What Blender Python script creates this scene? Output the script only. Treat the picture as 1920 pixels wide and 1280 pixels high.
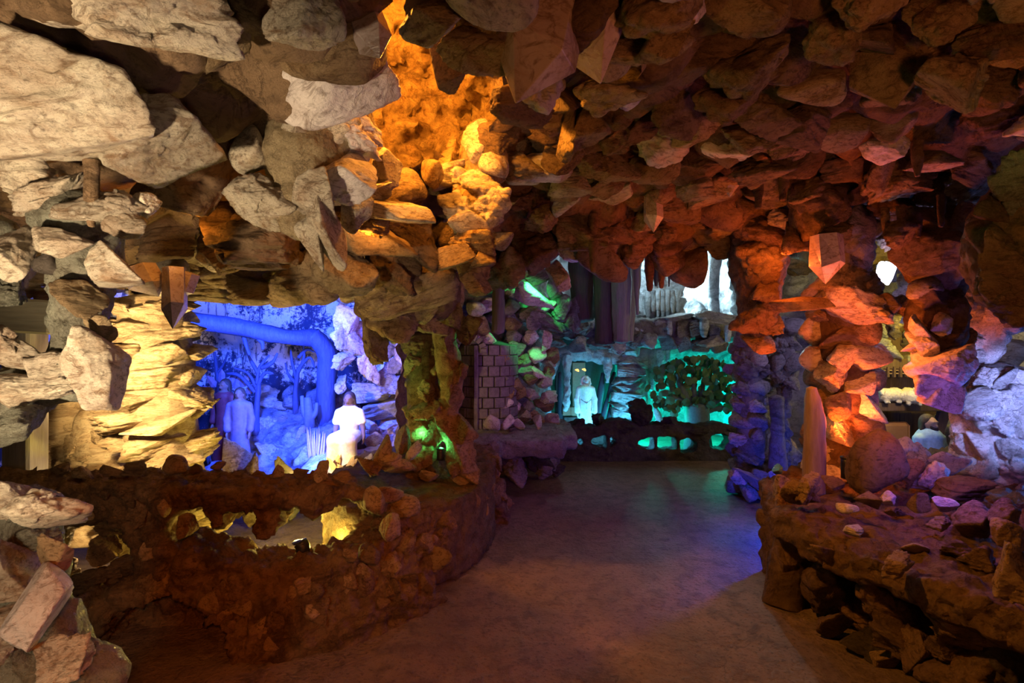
import bpy, bmesh, math, random
import numpy as np
from mathutils import Matrix, Vector, Euler

for _o in list(bpy.data.objects): bpy.data.objects.remove(_o)
SC = bpy.context.scene
COL = SC.collection
PI = math.pi
F = 960.0          # focal length in pixels of the 1920 wide photograph
CZ = 1.5           # eye height

# ------------------------------------------------------------ camera
_cam = bpy.data.cameras.new('camera'); _cam.lens = 18.0; _cam.sensor_width = 36.0; _cam.clip_start = 0.02
CAM = bpy.data.objects.new('camera', _cam); COL.objects.link(CAM)
CAM.location = (0, 0, CZ); CAM.rotation_euler = (PI/2, 0, 0)
SC.camera = CAM
SC.view_settings.view_transform = 'Standard'; SC.view_settings.look = 'None'
SC.view_settings.gamma = 1.0; SC.view_settings.use_curve_mapping = False
SC.view_settings.exposure = 0.0

# ------------------------------------------------------------ world: a closed cave, next to no sky light
W = bpy.data.worlds.new('world'); SC.world = W; W.use_nodes = True
W.node_tree.nodes['Background'].inputs[0].default_value = (0.5, 0.3, 0.25, 1)
W.node_tree.nodes['Background'].inputs[1].default_value = 0.004

def at(px, py, d):
    return Vector(((px-960.0)/F*d, d, CZ+(640.0-py)/F*d))

# ------------------------------------------------------------ lamps, with a few added fill lights
def lamp(pos, col, watt, size=0.05, aim=None, angle=100, blend=0.6):
    if aim is None:
        l = bpy.data.lights.new('lamp_light', 'POINT')
    else:
        l = bpy.data.lights.new('lamp_light', 'SPOT'); l.spot_size = math.radians(angle); l.spot_blend = blend
    l.color = col; l.energy = watt; l.shadow_soft_size = size
    o = bpy.data.objects.new('lamp_light', l); COL.objects.link(o); o.location = pos
    if aim is not None:
        o.rotation_euler = (Vector(aim)-Vector(pos)).to_track_quat('-Z', 'Y').to_euler()
    return o
ORANGE = (1.0, 0.36, 0.035); AMBER = (1.0, 0.68, 0.28); YELLOW = (1.0, 0.74, 0.12); WARM = (1.0, 0.76, 0.46)
BLUE = (0.015, 0.05, 1.0); VIOLET = (0.30, 0.12, 1.0); GREEN = (0.04, 1.0, 0.18); CYAN = (0.10, 0.62, 1.0)
TEAL = (0.0, 0.85, 0.62); ICE = (0.55, 0.86, 1.0); RED = (1.0, 0.13, 0.015); PURPLE = (0.55, 0.22, 0.75); OLIVE = (1.0, 0.80, 0.06)
BRICK = (1.0, 0.28, 0.08)
lamp((-0.72, 2.15, 2.95), ORANGE, 220, .04)                                  # in the hollow above the ceiling
lamp((-0.22, 2.15, 2.62), ORANGE, 30, .03)
lamp((-1.1, 0.15, 1.0), WARM, 310, .06, (-1.35, 1.6, 2.0), 72, 1.0)             # warm lamp by the path, behind the photographer
lamp((0.0, 0.2, 1.3), WARM, 15, .08, (-1.2, 1.6, 2.0), 70, 1.0)  # added fill light, eases the shadows between the boulders
lamp((-1.0, 0.1, 1.1), WARM, 42, .08, (-1.2, 1.3, .75), 60, 1.0)
lamp((-2.22, 2.4, 1.3), AMBER, 290, .04, (-2.25, 3.4, 1.25), 84, .5)           # amber lamp hidden behind the near left pillar
lamp((-2.42, 3.05, .28), AMBER, 24, .04)
lamp((-1.42, 3.3, .40), YELLOW, 40, .04); lamp((-1.05, 3.0, .30), YELLOW, 16, .04)
lamp((-2.2, 4.15, 1.7), (.04, .105, 1), 640, .08, (-2.5, 6.3, .9), 130, .4); lamp((-1.55, 4.3, 1.6), (.05, .10, 1), 130, .06, (-1.5, 5.6, .9), 120, .4)
lamp((-1.35, 4.2, 1.3), (.85, .7, 1.0), 18, .06, at(655, 800, 4.7), 36, .5)
lamp((-1.15, 4.8, 1.5), VIOLET, 7, .06)
lamp(at(828, 836, 3.56), (.08, .9, .2), 2.2, .02); lamp(at(790, 812, 3.56), (.08, .9, .2), 1.6, .02); lamp(at(735, 705, 3.5), (.2, .8, .15), 1.6, .03); lamp(at(872, 640, 3.75), GREEN, .8, .02)
lamp(at(1018, 520, 5.2), GREEN, 110, .02, at(1000, 553, 5.5), 75, .5); lamp(at(1060, 560, 5.9), GREEN, 3, .03); lamp(at(1900, 330, 1.75), GREEN, .25, .03)
lamp((1.5, 6.9, .3), CYAN, 40, .06); lamp((.78, 6.95, .3), CYAN, 16, .06); lamp((1.15, 6.9, 1.45), ICE, 14, .06)
lamp((1.95, 7.6, .35), TEAL, 60, .06); lamp((2.95, 7.6, .5), TEAL, 60, .06)
lamp((2.7, 7.9, 2.5), ICE, 160, .08); lamp((1.7, 7.2, 2.6), ICE, 34, .08)
lamp(at(1592, 860, 3.31), (1, .17, .02), 12, .03); lamp(at(1592, 858, 3.31), (1, .14, .015), 300, .03, at(1600, 480, 3.38), 110, .4); lamp(at(1630, 640, 3.0), (1, .2, .03), 13, .04); lamp(at(1465, 500, 3.35), (1, .17, .02), 9, .04)
lamp(at(1662, 520, 4.1), (.5, .45, 1), 20, .06)
lamp((3.0, 2.75, 1.15), (.3, .38, 1), 70, .06, at(1860, 760, 3.45), 80, .6); lamp((3.5, 3.1, .75), (.03, .2, 1), 30, .06)
lamp(at(1790, 850, 2.6), VIOLET, 7, .03)
lamp((4.3, 5.2, 1.75), OLIVE, 34, .08); lamp((3.9, 5.0, 1.2), WARM, 12, .06)
lamp((2.45, 5.1, .35), AMBER, 4, .03)
lamp((2.1, 3.75, .30), BLUE, 45, .04)
lamp((0.6, 4.9, 2.0), (.34, .2, .85), 6, .15)
lamp((0.1, 4.9, 1.3), (.62, .18, .75), 5, .08)
lamp((0.1, -0.2, 1.7), (1, .21, .025), 200, .10, (-.6, 2.4, .15), 62, .9)
lamp((0.9, -0.4, 1.2), (1, .32, .10), 80, .2, (1.5, 2.8, 2.6), 95, .9)
lamp((1.35, 2.9, .7), (1, .33, .08), 12, .06, (.8, 3.7, 2.4), 90, .8)  # added uplight for the dim middle ceiling, no known lamp
lamp(at(690, 445, 2.2), ORANGE, 4, .03); lamp(at(335, 425, 2.12), ORANGE, 3, .03)  # two added lights standing in for glow that leaks from the hollow
lamp((-1.85, 3.05, .70), AMBER, 40, .04, (-1.6, 3.0, 1.85), 90, .6)
lamp((-1.75, 4.45, .45), (.04, .105, 1), 190, .06, (-2.6, 6.3, 1.2), 110, .5)


# ------------------------------------------------------------ numpy noise
def _h(ix, iy, iz, seed):
    with np.errstate(over='ignore'):
        n = (ix.astype(np.uint32)*np.uint32(374761393) + iy.astype(np.uint32)*np.uint32(668265263)
             + iz.astype(np.uint32)*np.uint32(2147483647-3) + np.uint32((seed*974634777) & 0xffffffff))
        n = (n ^ (n >> np.uint32(13)))*np.uint32(1274126177)
        n = (n ^ (n >> np.uint32(16)))*np.uint32(2246822519)
        n = n ^ (n >> np.uint32(15))
    return n.astype(np.float64)/4294967296.0
def vnoise(P, seed=0):
    I = np.floor(P).astype(np.int64); f = P-I; u = f*f*(3-2*f)
    r = 0
    for dx in (0, 1):
        for dy in (0, 1):
            for dz in (0, 1):
                w = (u[:,0] if dx else 1-u[:,0])*(u[:,1] if dy else 1-u[:,1])*(u[:,2] if dz else 1-u[:,2])
                r = r + w*_h(I[:,0]+dx, I[:,1]+dy, I[:,2]+dz, seed)
    return r*2-1
def fbm(P, octv=4, seed=0, gain=0.5):
    a = 1.0; r = 0; t = 0
    for i in range(octv):
        r = r + a*vnoise(P*(2.03**i)+i*7.3, seed+i*17); t += a; a *= gain
    return r/t
def worley(P, seed=0):
    I = np.floor(P).astype(np.int64); n = len(P)
    f1 = np.full(n, 9.0); f2 = np.full(n, 9.0); cid = np.zeros(n)
    for dx in (-1, 0, 1):
        for dy in (-1, 0, 1):
            for dz in (-1, 0, 1):
                a, b, c = I[:,0]+dx, I[:,1]+dy, I[:,2]+dz
                q = np.stack((a+_h(a,b,c,seed), b+_h(a,b,c,seed+1), c+_h(a,b,c,seed+2)), 1)
                d = np.sqrt(((q-P)**2).sum(1))
                new = d < f1
                f2 = np.where(new, f1, np.minimum(f2, d)); cid = np.where(new, _h(a,b,c,seed+3), cid); f1 = np.where(new, d, f1)
    return f1, f2, cid

# ------------------------------------------------------------ mesh helpers
def mesh_np(name, V, faces, smooth=True):
    me = bpy.data.meshes.new(name)
    V = np.asarray(V, dtype=np.float32); faces = np.asarray(faces, dtype=np.int32); k = faces.shape[1]
    me.vertices.add(len(V)); me.vertices.foreach_set('co', V.ravel())
    me.loops.add(faces.size); me.loops.foreach_set('vertex_index', faces.ravel())
    me.polygons.add(len(faces)); me.polygons.foreach_set('loop_start', np.arange(0, faces.size, k, dtype=np.int32))
    me.polygons.foreach_set('loop_total', np.full(len(faces), k, dtype=np.int32))
    me.update(calc_edges=True); me.validate()
    if smooth: me.polygons.foreach_set('use_smooth', np.ones(len(me.polygons), dtype=bool))
    return me
def normals(me):
    a = np.zeros(len(me.vertices)*3, dtype=np.float32); me.vertex_normals.foreach_get('vector', a); return a.reshape(-1, 3).astype(np.float64)
def coords(me):
    a = np.zeros(len(me.vertices)*3, dtype=np.float32); me.vertices.foreach_get('co', a); return a.reshape(-1, 3).astype(np.float64)
def displace(me, fn):
    V = coords(me); N = normals(me); D = fn(V, N)
    V = V + (N*D[:, None] if D.ndim == 1 else D)
    me.vertices.foreach_set('co', V.astype(np.float32).ravel()); me.update()
def rough(amp, cell, seed=0, fine=0.35):
    def fn(V, N):
        f1, f2, c = worley(V/cell, seed)
        return amp*((f2-f1)*1.1-0.35+0.5*(c-0.5)) + amp*fine*fbm(V/cell*2.2, 4, seed+5)
    return fn

def surface_nets(f, lo, hi, h):
    lo = np.array(lo, float); hi = np.array(hi, float)
    n = np.maximum(np.ceil((hi-lo)/h).astype(int)+1, 3)
    ax = [lo[i]+np.arange(n[i])*h for i in range(3)]
    X, Y, Z = np.meshgrid(*ax, indexing='ij')
    v = f(np.stack((X.ravel(), Y.ravel(), Z.ravel()), 1)).reshape(n)
    ins = v < 0
    cnt = np.zeros(n-1, dtype=np.int8)
    cor = [(a, b, c) for a in (0, 1) for b in (0, 1) for c in (0, 1)]
    sl = lambda o: tuple(slice(o[i], n[i]-1+o[i]) for i in range(3))
    for o in cor: cnt += ins[sl(o)]
    act = (cnt > 0) & (cnt < 8)
    idx = np.full(n-1, -1, dtype=np.int64); cells = np.argwhere(act); idx[act] = np.arange(len(cells))
    acc = np.zeros((len(cells), 3)); num = np.zeros(len(cells))
    vc = {o: v[sl(o)][act] for o in cor}
    for o in cor:
        for k in range(3):
            if o[k] == 0:
                p = list(o); p[k] = 1; p = tuple(p)
                a, b = vc[o], vc[p]; m = (a < 0) != (b < 0)
                t = np.where(m, a/np.where(m, a-b, 1), 0)
                pos = np.repeat(np.array([o], float), len(cells), 0); pos[:, k] += t
                acc[m] += pos[m]; num[m] += 1
    V = lo + (cells + acc/np.maximum(num, 1)[:, None])*h
    Q = []
    for k in range(3):
        a, b = [(1, 2), (2, 0), (0, 1)][k]
        s0 = [slice(None)]*3; s1 = [slice(None)]*3; s0[k] = slice(0, n[k]-1); s1[k] = slice(1, n[k])
        i0, i1 = ins[tuple(s0)], ins[tuple(s1)]
        e = np.argwhere(i0 != i1)
        e = e[(e[:, a] > 0) & (e[:, b] > 0) & (e[:, a] < n[a]-1) & (e[:, b] < n[b]-1)]
        if len(e) == 0: continue
        flip = i0[tuple(e.T)]
        def cell(da, db):
            q = e.copy(); q[:, a] += da; q[:, b] += db; return idx[tuple(q.T)]
        q = np.stack((cell(-1, -1), cell(0, -1), cell(0, 0), cell(-1, 0)), 1)
        q[~flip] = q[~flip][:, ::-1]
        Q.append(q)
    return V, np.concatenate(Q)

# signed distance primitives (arrays of points)
def sd_cap(P, a, b, ra, rb):
    a = np.array(a, float); b = np.array(b, float); ba = b-a
    t = np.clip(((P-a)@ba)/max(ba@ba, 1e-9), 0, 1)
    return np.linalg.norm(P-a-t[:, None]*ba, axis=1)-(ra+(rb-ra)*t)
def sd_ell(P, c, r):
    r = np.array(r, float); q = (P-np.array(c, float))/r
    k0 = np.linalg.norm(q, axis=1); k1 = np.linalg.norm(q/r, axis=1)
    return k0*(k0-1)/np.maximum(k1, 1e-6)
def sd_box(P, c, hs, r=0.0):
    q = np.abs(P-np.array(c, float))-np.array(hs, float)+r
    return np.linalg.norm(np.maximum(q, 0), axis=1)+np.minimum(q.max(1), 0)-r
def smin(a, b, k):
    h = np.clip(0.5+0.5*(b-a)/k, 0, 1); return b+(a-b)*h-k*h*(1-h)
def sd_union(P, prims, k=0.03):
    r = None
    for p in prims:
        d = sd_cap(P, *p[1:]) if p[0] == 'c' else sd_ell(P, *p[1:]) if p[0] == 'e' else sd_box(P, *p[1:])
        r = d if r is None else smin(r, d, k)
    return r
def prim_bounds(prims, pad):
    lo = np.full(3, 1e9); hi = -lo
    for p in prims:
        if p[0] == 'c':
            for q, r in ((p[1], p[3]), (p[2], p[4])): lo = np.minimum(lo, np.array(q)-r); hi = np.maximum(hi, np.array(q)+r)
        else: lo = np.minimum(lo, np.array(p[1])-np.array(p[2])); hi = np.maximum(hi, np.array(p[1])+np.array(p[2]))
    return lo-pad, hi+pad
def blob_mesh(name, prims, h, k=0.03, disp=None):
    lo, hi = prim_bounds(prims, h*2.5)
    V, Q = surface_nets(lambda P: sd_union(P, prims, k), lo, hi, h)
    me = mesh_np(name, V, Q)
    if disp: displace(me, disp)
    return me
def tube_mesh(name, pts, rad, seg=12, sub=6, amp=0.0, cell=0.06, seed=0, ridges=0, ridge_amp=0.0, caps=True):
    pts = [Vector(p) for p in pts]; n = len(pts); P = []; R = []
    for i in range(n-1):
        p0, p1, p2, p3 = pts[max(i-1, 0)], pts[i], pts[i+1], pts[min(i+2, n-1)]
        for j in range(sub):
            t = j/sub
            P.append(0.5*((2*p1)+(p2-p0)*t+(2*p0-5*p1+4*p2-p3)*t*t+(3*p1-p0-3*p2+p3)*t**3)); R.append(rad[i]+(rad[i+1]-rad[i])*t)
    P.append(pts[-1]); R.append(rad[-1])
    V = []; up = Vector((0.31, 0.87, 0.11)).normalized()
    for i, p in enumerate(P):
        t = (P[min(i+1, len(P)-1)]-P[max(i-1, 0)]).normalized()
        u = up-t*up.dot(t); u.normalize(); w = t.cross(u); up = u
        for k in range(seg):
            a = 2*PI*k/seg; rr = R[i]*(1+ridge_amp*math.cos(a*ridges+2*math.sin(i*0.15)))
            V.append(p+(u*math.cos(a)+w*math.sin(a))*rr)
    fs = []
    for i in range(len(P)-1):
        for k in range(seg):
            k2 = (k+1) % seg; fs.append((i*seg+k, i*seg+k2, (i+1)*seg+k2, (i+1)*seg+k))
    if caps:
        c0 = len(V); V.append(P[0]-(P[1]-P[0]).normalized()*R[0]*0.3); c1 = len(V); V.append(P[-1]+(P[-1]-P[-2]).normalized()*R[-1]*0.3); b = (len(P)-1)*seg
        for k in range(seg):
            k2 = (k+1) % seg; fs.append((c0, k2, k, k)); fs.append((c1, b+k, b+k2, b+k2))
    me = bpy.data.meshes.new(name); me.from_pydata([tuple(v) for v in V], [], [f if f[2] != f[3] else f[:3] for f in fs])
    me.update(); me.polygons.foreach_set('use_smooth', np.ones(len(me.polygons), dtype=bool))
    if amp: displace(me, lambda V_, N_: amp*fbm(V_/cell, 3, seed)+amp*0.6*vnoise(V_/cell*0.4, seed+3))
    return me
def box_mesh(name, hx, hy, hz, bev=0.006):
    bm = bmesh.new(); bmesh.ops.create_cube(bm, size=2.0)
    bmesh.ops.scale(bm, vec=(hx, hy, hz), verts=bm.verts)
    if bev: bmesh.ops.bevel(bm, geom=bm.edges[:], offset=bev, segments=1, affect='EDGES')
    me = bpy.data.meshes.new(name); bm.to_mesh(me); bm.free(); return me

# ------------------------------------------------------------ object helpers
def thing(name, label, cat, loc=(0, 0, 0), group=None):
    o = bpy.data.objects.new(name, None); COL.objects.link(o); o.location = loc; o.empty_display_size = 0.1
    o['label'] = label; o['category'] = cat
    if group: o['group'] = group
    return o
def obj(name, me, mat, parent=None, loc=(0, 0, 0), rot=None, scale=None, world=True):
    """one mesh object; its loc is in world space also when parented (parents carry no rotation or scale)"""
    o = bpy.data.objects.new(name, me); COL.objects.link(o)
    if mat is not None:
        if len(me.materials) == 0: me.materials.append(None)
        o.material_slots[0].link = 'OBJECT'; o.material_slots[0].material = M[mat]
    l = Vector(loc)
    if parent is not None:
        o.parent = parent; q = parent
        while q is not None: l = l-q.location; q = q.parent
    o.location = l
    if rot is not None: o.rotation_euler = rot
    if scale is not None: o.scale = scale
    return o
def tag(o, label, cat, group=None):
    o['label'] = label; o['category'] = cat
    if group: o['group'] = group
    return o
def structure(o): o['kind'] = 'structure'; return o

# ------------------------------------------------------------ materials
M = {}
def new_mat(name):
    m = bpy.data.materials.new(name); m.use_nodes = True; nt = m.node_tree
    M[name] = m; return nt, nt.nodes, nt.links, nt.nodes['Principled BSDF']
def mixc(nt, fac, a, b):
    n = nt.nodes.new('ShaderNodeMix'); n.data_type = 'RGBA'
    for s, v in ((n.inputs[0], fac), (n.inputs[6], a), (n.inputs[7], b)):
        if isinstance(v, (tuple, list)): s.default_value = (*v, 1) if len(v) == 3 else v
        elif isinstance(v, (int, float)): s.default_value = v
        else: nt.links.new(v, s)
    return n.outputs[2]
def noise_n(nt, vec, scale, detail=6, rough_=0.6, dist=0.0):
    n = nt.nodes.new('ShaderNodeTexNoise'); n.inputs['Scale'].default_value = scale; n.inputs['Detail'].default_value = detail
    n.inputs['Roughness'].default_value = rough_; n.inputs['Distortion'].default_value = dist
    nt.links.new(vec, n.inputs['Vector']); return n.outputs['Fac']
def ramp(nt, fac, lo, hi):
    n = nt.nodes.new('ShaderNodeMapRange'); n.inputs[1].default_value = lo; n.inputs[2].default_value = hi; n.clamp = True
    nt.links.new(fac, n.inputs[0]); return n.outputs[0]
def math_n(nt, op, a, b):
    n = nt.nodes.new('ShaderNodeMath'); n.operation = op
    for s, v in ((n.inputs[0], a), (n.inputs[1], b)):
        if isinstance(v, (int, float)): s.default_value = v
        else: nt.links.new(v, s)
    return n.outputs[0]
def pos_vec(nt, rnd=True, scale=(1, 1, 1)):
    g = nt.nodes.new('ShaderNodeNewGeometry'); out = g.outputs['Position']
    if scale != (1, 1, 1):
        mp = nt.nodes.new('ShaderNodeVectorMath'); mp.operation = 'MULTIPLY'; mp.inputs[1].default_value = scale
        nt.links.new(out, mp.inputs[0]); out = mp.outputs[0]
    if rnd:
        oi = nt.nodes.new('ShaderNodeObjectInfo'); s = math_n(nt, 'MULTIPLY', oi.outputs['Random'], 37.0)
        va = nt.nodes.new('ShaderNodeVectorMath'); va.operation = 'ADD'; nt.links.new(out, va.inputs[0]); nt.links.new(s, va.inputs[1]); out = va.outputs[0]
    return out
def bump(nt, b, height, strength, dist, prev=None):
    n = nt.nodes.new('ShaderNodeBump'); n.inputs['Strength'].default_value = strength; n.inputs['Distance'].default_value = dist
    nt.links.new(height, n.inputs['Height'])
    if prev: nt.links.new(prev, n.inputs['Normal'])
    nt.links.new(n.outputs[0], b.inputs['Normal']); return n.outputs[0]
def rock_mat(name, c1, c2, stain, stain_lo=0.55, sc=5.0, rgh=0.75, bstr=0.55, bdist=0.03, strata=(1, 1, 1), spec=0.3, pit_shade=0.5, var=0.25, sparkle=0.0):
    nt, N, L, b = new_mat(name)
    v = pos_vec(nt, True, strata)
    a = noise_n(nt, v, sc, 8, 0.62, 0.4)
    s = noise_n(nt, v, sc*0.7+1.3, 6, 0.7, 1.6)
    f = noise_n(nt, v, sc*9, 5, 0.7)
    col = mixc(nt, ramp(nt, a, 0.35, 0.65), c1, c2)
    col = mixc(nt, math_n(nt, 'MULTIPLY', ramp(nt, s, stain_lo, stain_lo+0.16), 0.8), col, stain)
    big = noise_n(nt, v, 1.9, 5, 0.6, 2.5)
    col = mixc(nt, math_n(nt, 'MULTIPLY', ramp(nt, big, 0.50, 0.66), 0.6), col, tuple(0.55*x+0.45*y for x, y in zip(stain, c2)))
    vn = noise_n(nt, v, sc*0.75, 6, 0.6, 1.3)
    vein = math_n(nt, 'SUBTRACT', 1.0, ramp(nt, math_n(nt, 'ABSOLUTE', math_n(nt, 'SUBTRACT', vn, 0.5), 0), 0.0, 0.022))
    vein = math_n(nt, 'MULTIPLY', vein, ramp(nt, a, 0.42, 0.58))
    col = mixc(nt, math_n(nt, 'MULTIPLY', vein, 0.65), col, tuple(x*0.5 for x in stain))
    pit = ramp(nt, f, 0.54, 0.68)
    col = mixc(nt, math_n(nt, 'MULTIPLY', pit, pit_shade), col, tuple(x*0.3 for x in stain))  # shade of small crevices put into the colour
    oi = N.new('ShaderNodeObjectInfo'); hs = N.new('ShaderNodeHueSaturation')
    mr = N.new('ShaderNodeMapRange'); mr.inputs[3].default_value = 1-var; mr.inputs[4].default_value = 1+var; L.new(oi.outputs['Random'], mr.inputs[0]); L.new(mr.outputs[0], hs.inputs['Value'])
    L.new(col, hs.inputs['Color']); L.new(hs.outputs[0], b.inputs['Base Color'])
    b.inputs['Roughness'].default_value = rgh; b.inputs['Specular IOR Level'].default_value = spec
    tc = N.new('ShaderNodeTexCoord'); vm = N.new('ShaderNodeVectorMath'); vm.operation = 'MULTIPLY'; vm.inputs[1].default_value = (1.0, 1.0, 2.4); L.new(tc.outputs['Object'], vm.inputs[0])
    va = N.new('ShaderNodeVectorMath'); va.operation = 'ADD'; L.new(vm.outputs[0], va.inputs[0]); L.new(math_n(nt, 'MULTIPLY', oi.outputs['Random'], 53.0), va.inputs[1])
    sn = noise_n(nt, va.outputs[0], 1.5, 9, 0.66, 1.8)
    streak = mixc(nt, math_n(nt, 'MULTIPLY', ramp(nt, sn, 0.52, 0.64), 0.7), hs.outputs[0], tuple(x*0.55 for x in stain)); L.new(streak, b.inputs['Base Color'])
    g1 = math_n(nt, 'ADD', noise_n(nt, v, sc*2.4, 10, 0.68, 0.6), math_n(nt, 'MULTIPLY', sn, 0.7))
    g1 = math_n(nt, 'SUBTRACT', g1, math_n(nt, 'MULTIPLY', vein, 0.18))
    n1 = bump(nt, b, g1, min(1, bstr*1.4), bdist*2.6)
    h2 = noise_n(nt, v, sc*11, 8, 0.7)
    n2 = bump(nt, b, h2, min(1, bstr*1.2), bdist*0.7, n1)
    if sparkle:
        vo = N.new('ShaderNodeTexVoronoi'); vo.inputs['Scale'].default_value = 150; L.new(v, vo.inputs['Vector'])
        bump(nt, b, vo.outputs['Color'], 0.9, 0.006, n2)
        sp = N.new('ShaderNodeSeparateColor'); L.new(vo.outputs['Color'], sp.inputs[0])
        L.new(math_n(nt, 'SUBTRACT', rgh, math_n(nt, 'MULTIPLY', ramp(nt, sp.outputs[0], 0.8, 0.95), sparkle)), b.inputs['Roughness'])
    return b
rock_mat('quartz', (0.80, 0.70, 0.55), (0.60, 0.50, 0.40), (0.30, 0.14, 0.05), 0.52, 5, 0.55, 0.7, 0.035, spec=0.5, strata=(1, 1, 1.6), pit_shade=0.7)
rock_mat('quartz_grey', (0.60, 0.53, 0.51), (0.44, 0.38, 0.37), (0.22, 0.12, 0.07), 0.58, 4, 0.5, 0.4, 0.02, spec=0.5)
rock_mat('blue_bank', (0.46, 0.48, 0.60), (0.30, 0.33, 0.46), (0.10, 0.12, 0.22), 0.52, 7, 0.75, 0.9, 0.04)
rock_mat('crystal', (0.46, 0.36, 0.33), (0.36, 0.28, 0.27), (0.30, 0.17, 0.10), 0.60, 4, 0.22, 0.18, 0.008, spec=0.6, pit_shade=0.2)
rock_mat('tan_rock', (0.46, 0.33, 0.19), (0.36, 0.24, 0.13), (0.16, 0.075, 0.025), 0.52, 5, 0.8, 0.7, 0.035)
rock_mat('layered_rock', (0.60, 0.48, 0.32), (0.48, 0.35, 0.21), (0.20, 0.10, 0.035), 0.50, 5, 0.8, 0.8, 0.035, strata=(1, 1, 3.2))
rock_mat('brown_rock', (0.30, 0.19, 0.11), (0.22, 0.135, 0.075), (0.10, 0.05, 0.02), 0.54, 5, 0.8, 0.7, 0.035)
rock_mat('gold_mortar', (0.40, 0.31, 0.19), (0.30, 0.22, 0.13), (0.14, 0.075, 0.03), 0.55, 9, 0.6, 0.9, 0.03, sparkle=0.5)
rock_mat('mortar', (0.27, 0.27, 0.215), (0.20, 0.19, 0.15), (0.09, 0.06, 0.035), 0.56, 8, 0.6, 0.7, 0.025, sparkle=0.5)
rock_mat('earth_mortar', (0.26, 0.17, 0.095), (0.19, 0.115, 0.06), (0.09, 0.045, 0.018), 0.52, 7, 0.85, 0.9, 0.03)
rock_mat('pale_rock', (0.66, 0.62, 0.58), (0.54, 0.50, 0.48), (0.26, 0.22, 0.22), 0.56, 6, 0.75, 0.7, 0.03)
rock_mat('grey_rock', (0.34, 0.31, 0.30), (0.25, 0.22, 0.215), (0.13, 0.10, 0.09), 0.56, 6, 0.75, 0.6, 0.03)
rock_mat('dark_rock', (0.12, 0.095, 0.08), (0.085, 0.065, 0.055), (0.04, 0.03, 0.025), 0.55, 7, 0.75, 0.7, 0.03)
rock_mat('ice_rock', (0.74, 0.76, 0.78), (0.60, 0.62, 0.65), (0.30, 0.31, 0.33), 0.56, 9, 0.7, 0.9, 0.03)
rock_mat('crust', (0.66, 0.46, 0.20), (0.50, 0.31, 0.12), (0.16, 0.06, 0.015), 0.49, 15, 0.8, 1.0, 0.04)

def floor_material():
    nt, N, L, b = new_mat('floor_concrete')
    v = pos_vec(nt, False)
    a = noise_n(nt, v, 1.1, 8, 0.65, 0.5); c = noise_n(nt, v, 9, 8, 0.7, 0.3); d = noise_n(nt, v, 45, 4, 0.6)
    col = mixc(nt, ramp(nt, a, 0.35, 0.65), (0.135, 0.092, 0.066), (0.24, 0.17, 0.125))
    col = mixc(nt, math_n(nt, 'MULTIPLY', ramp(nt, c, 0.48, 0.62), 0.7), col, (0.085, 0.055, 0.038))
    col = mixc(nt, math_n(nt, 'MULTIPLY', ramp(nt, d, 0.56, 0.64), 0.7), col, (0.07, 0.045, 0.03))
    # thin cracks, drawn by the folds of a distorted noise
    k = noise_n(nt, v, 0.9, 5, 0.55, 0.9)
    line = math_n(nt, 'ABSOLUTE', math_n(nt, 'SUBTRACT', k, 0.5), 0)
    gate = ramp(nt, noise_n(nt, v, 1.9, 3, 0.5), 0.5, 0.6)
    cr = math_n(nt, 'MULTIPLY', math_n(nt, 'SUBTRACT', 1.0, ramp(nt, line, 0.0, 0.006)), gate)
    col = mixc(nt, math_n(nt, 'MULTIPLY', cr, 0.75), col, (0.05, 0.035, 0.025))
    L.new(col, b.inputs['Base Color']); b.inputs['Roughness'].default_value = 0.62; b.inputs['Specular IOR Level'].default_value = 0.35
    n1 = bump(nt, b, c, 0.9, 0.05); bump(nt, b, d, 0.8, 0.014, n1)
floor_material()
def plain(name, col, rgh=0.6, spec=0.3, metal=0.0, bsc=40, bstr=0.25, var=0.12):
    nt, N, L, b = new_mat(name); v = pos_vec(nt, True)
    n = noise_n(nt, v, bsc, 5, 0.6)
    L.new(mixc(nt, ramp(nt, n, 0.35, 0.65), tuple(x*(1-var) for x in col), tuple(min(1, x*(1+var)) for x in col)), b.inputs['Base Color'])
    b.inputs['Roughness'].default_value = rgh; b.inputs['Specular IOR Level'].default_value = spec; b.inputs['Metallic'].default_value = metal
    bump(nt, b, n, bstr, 0.01)
def wood(name, c1, c2, axis_scale, rgh=0.7, bstr=0.5):
    nt, N, L, b = new_mat(name); v = pos_vec(nt, True, axis_scale)
    n = noise_n(nt, v, 6, 8, 0.65, 0.3)
    L.new(mixc(nt, ramp(nt, n, 0.35, 0.65), c1, c2), b.inputs['Base Color']); b.inputs['Roughness'].default_value = rgh
    bump(nt, b, n, bstr, 0.012)
wood('grey_wood', (0.30, 0.28, 0.25), (0.42, 0.40, 0.36), (9, 9, 0.7))
wood('grey_wood_flat', (0.26, 0.25, 0.19), (0.38, 0.36, 0.27), (0.7, 9, 9))
wood('post_wood', (0.19, 0.12, 0.07), (0.28, 0.19, 0.12), (8, 8, 1.0))
wood('stable_wood', (0.11, 0.062, 0.034), (0.17, 0.10, 0.055), (10, 10, 0.8))
wood('orange_board', (0.42, 0.20, 0.06), (0.36, 0.16, 0.045), (2, 2, 2), bstr=0.15)
wood('bark', (0.16, 0.14, 0.11), (0.24, 0.21, 0.17), (11, 11, 1.0), bstr=1.0)
wood('dark_bark', (0.05, 0.038, 0.03), (0.085, 0.06, 0.045), (11, 11, 1.0), bstr=1.0)
wood('trunk_paint', (0.03, 0.04, 0.10), (0.05, 0.065, 0.16), (7, 7, 1.5), bstr=0.8)
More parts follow.
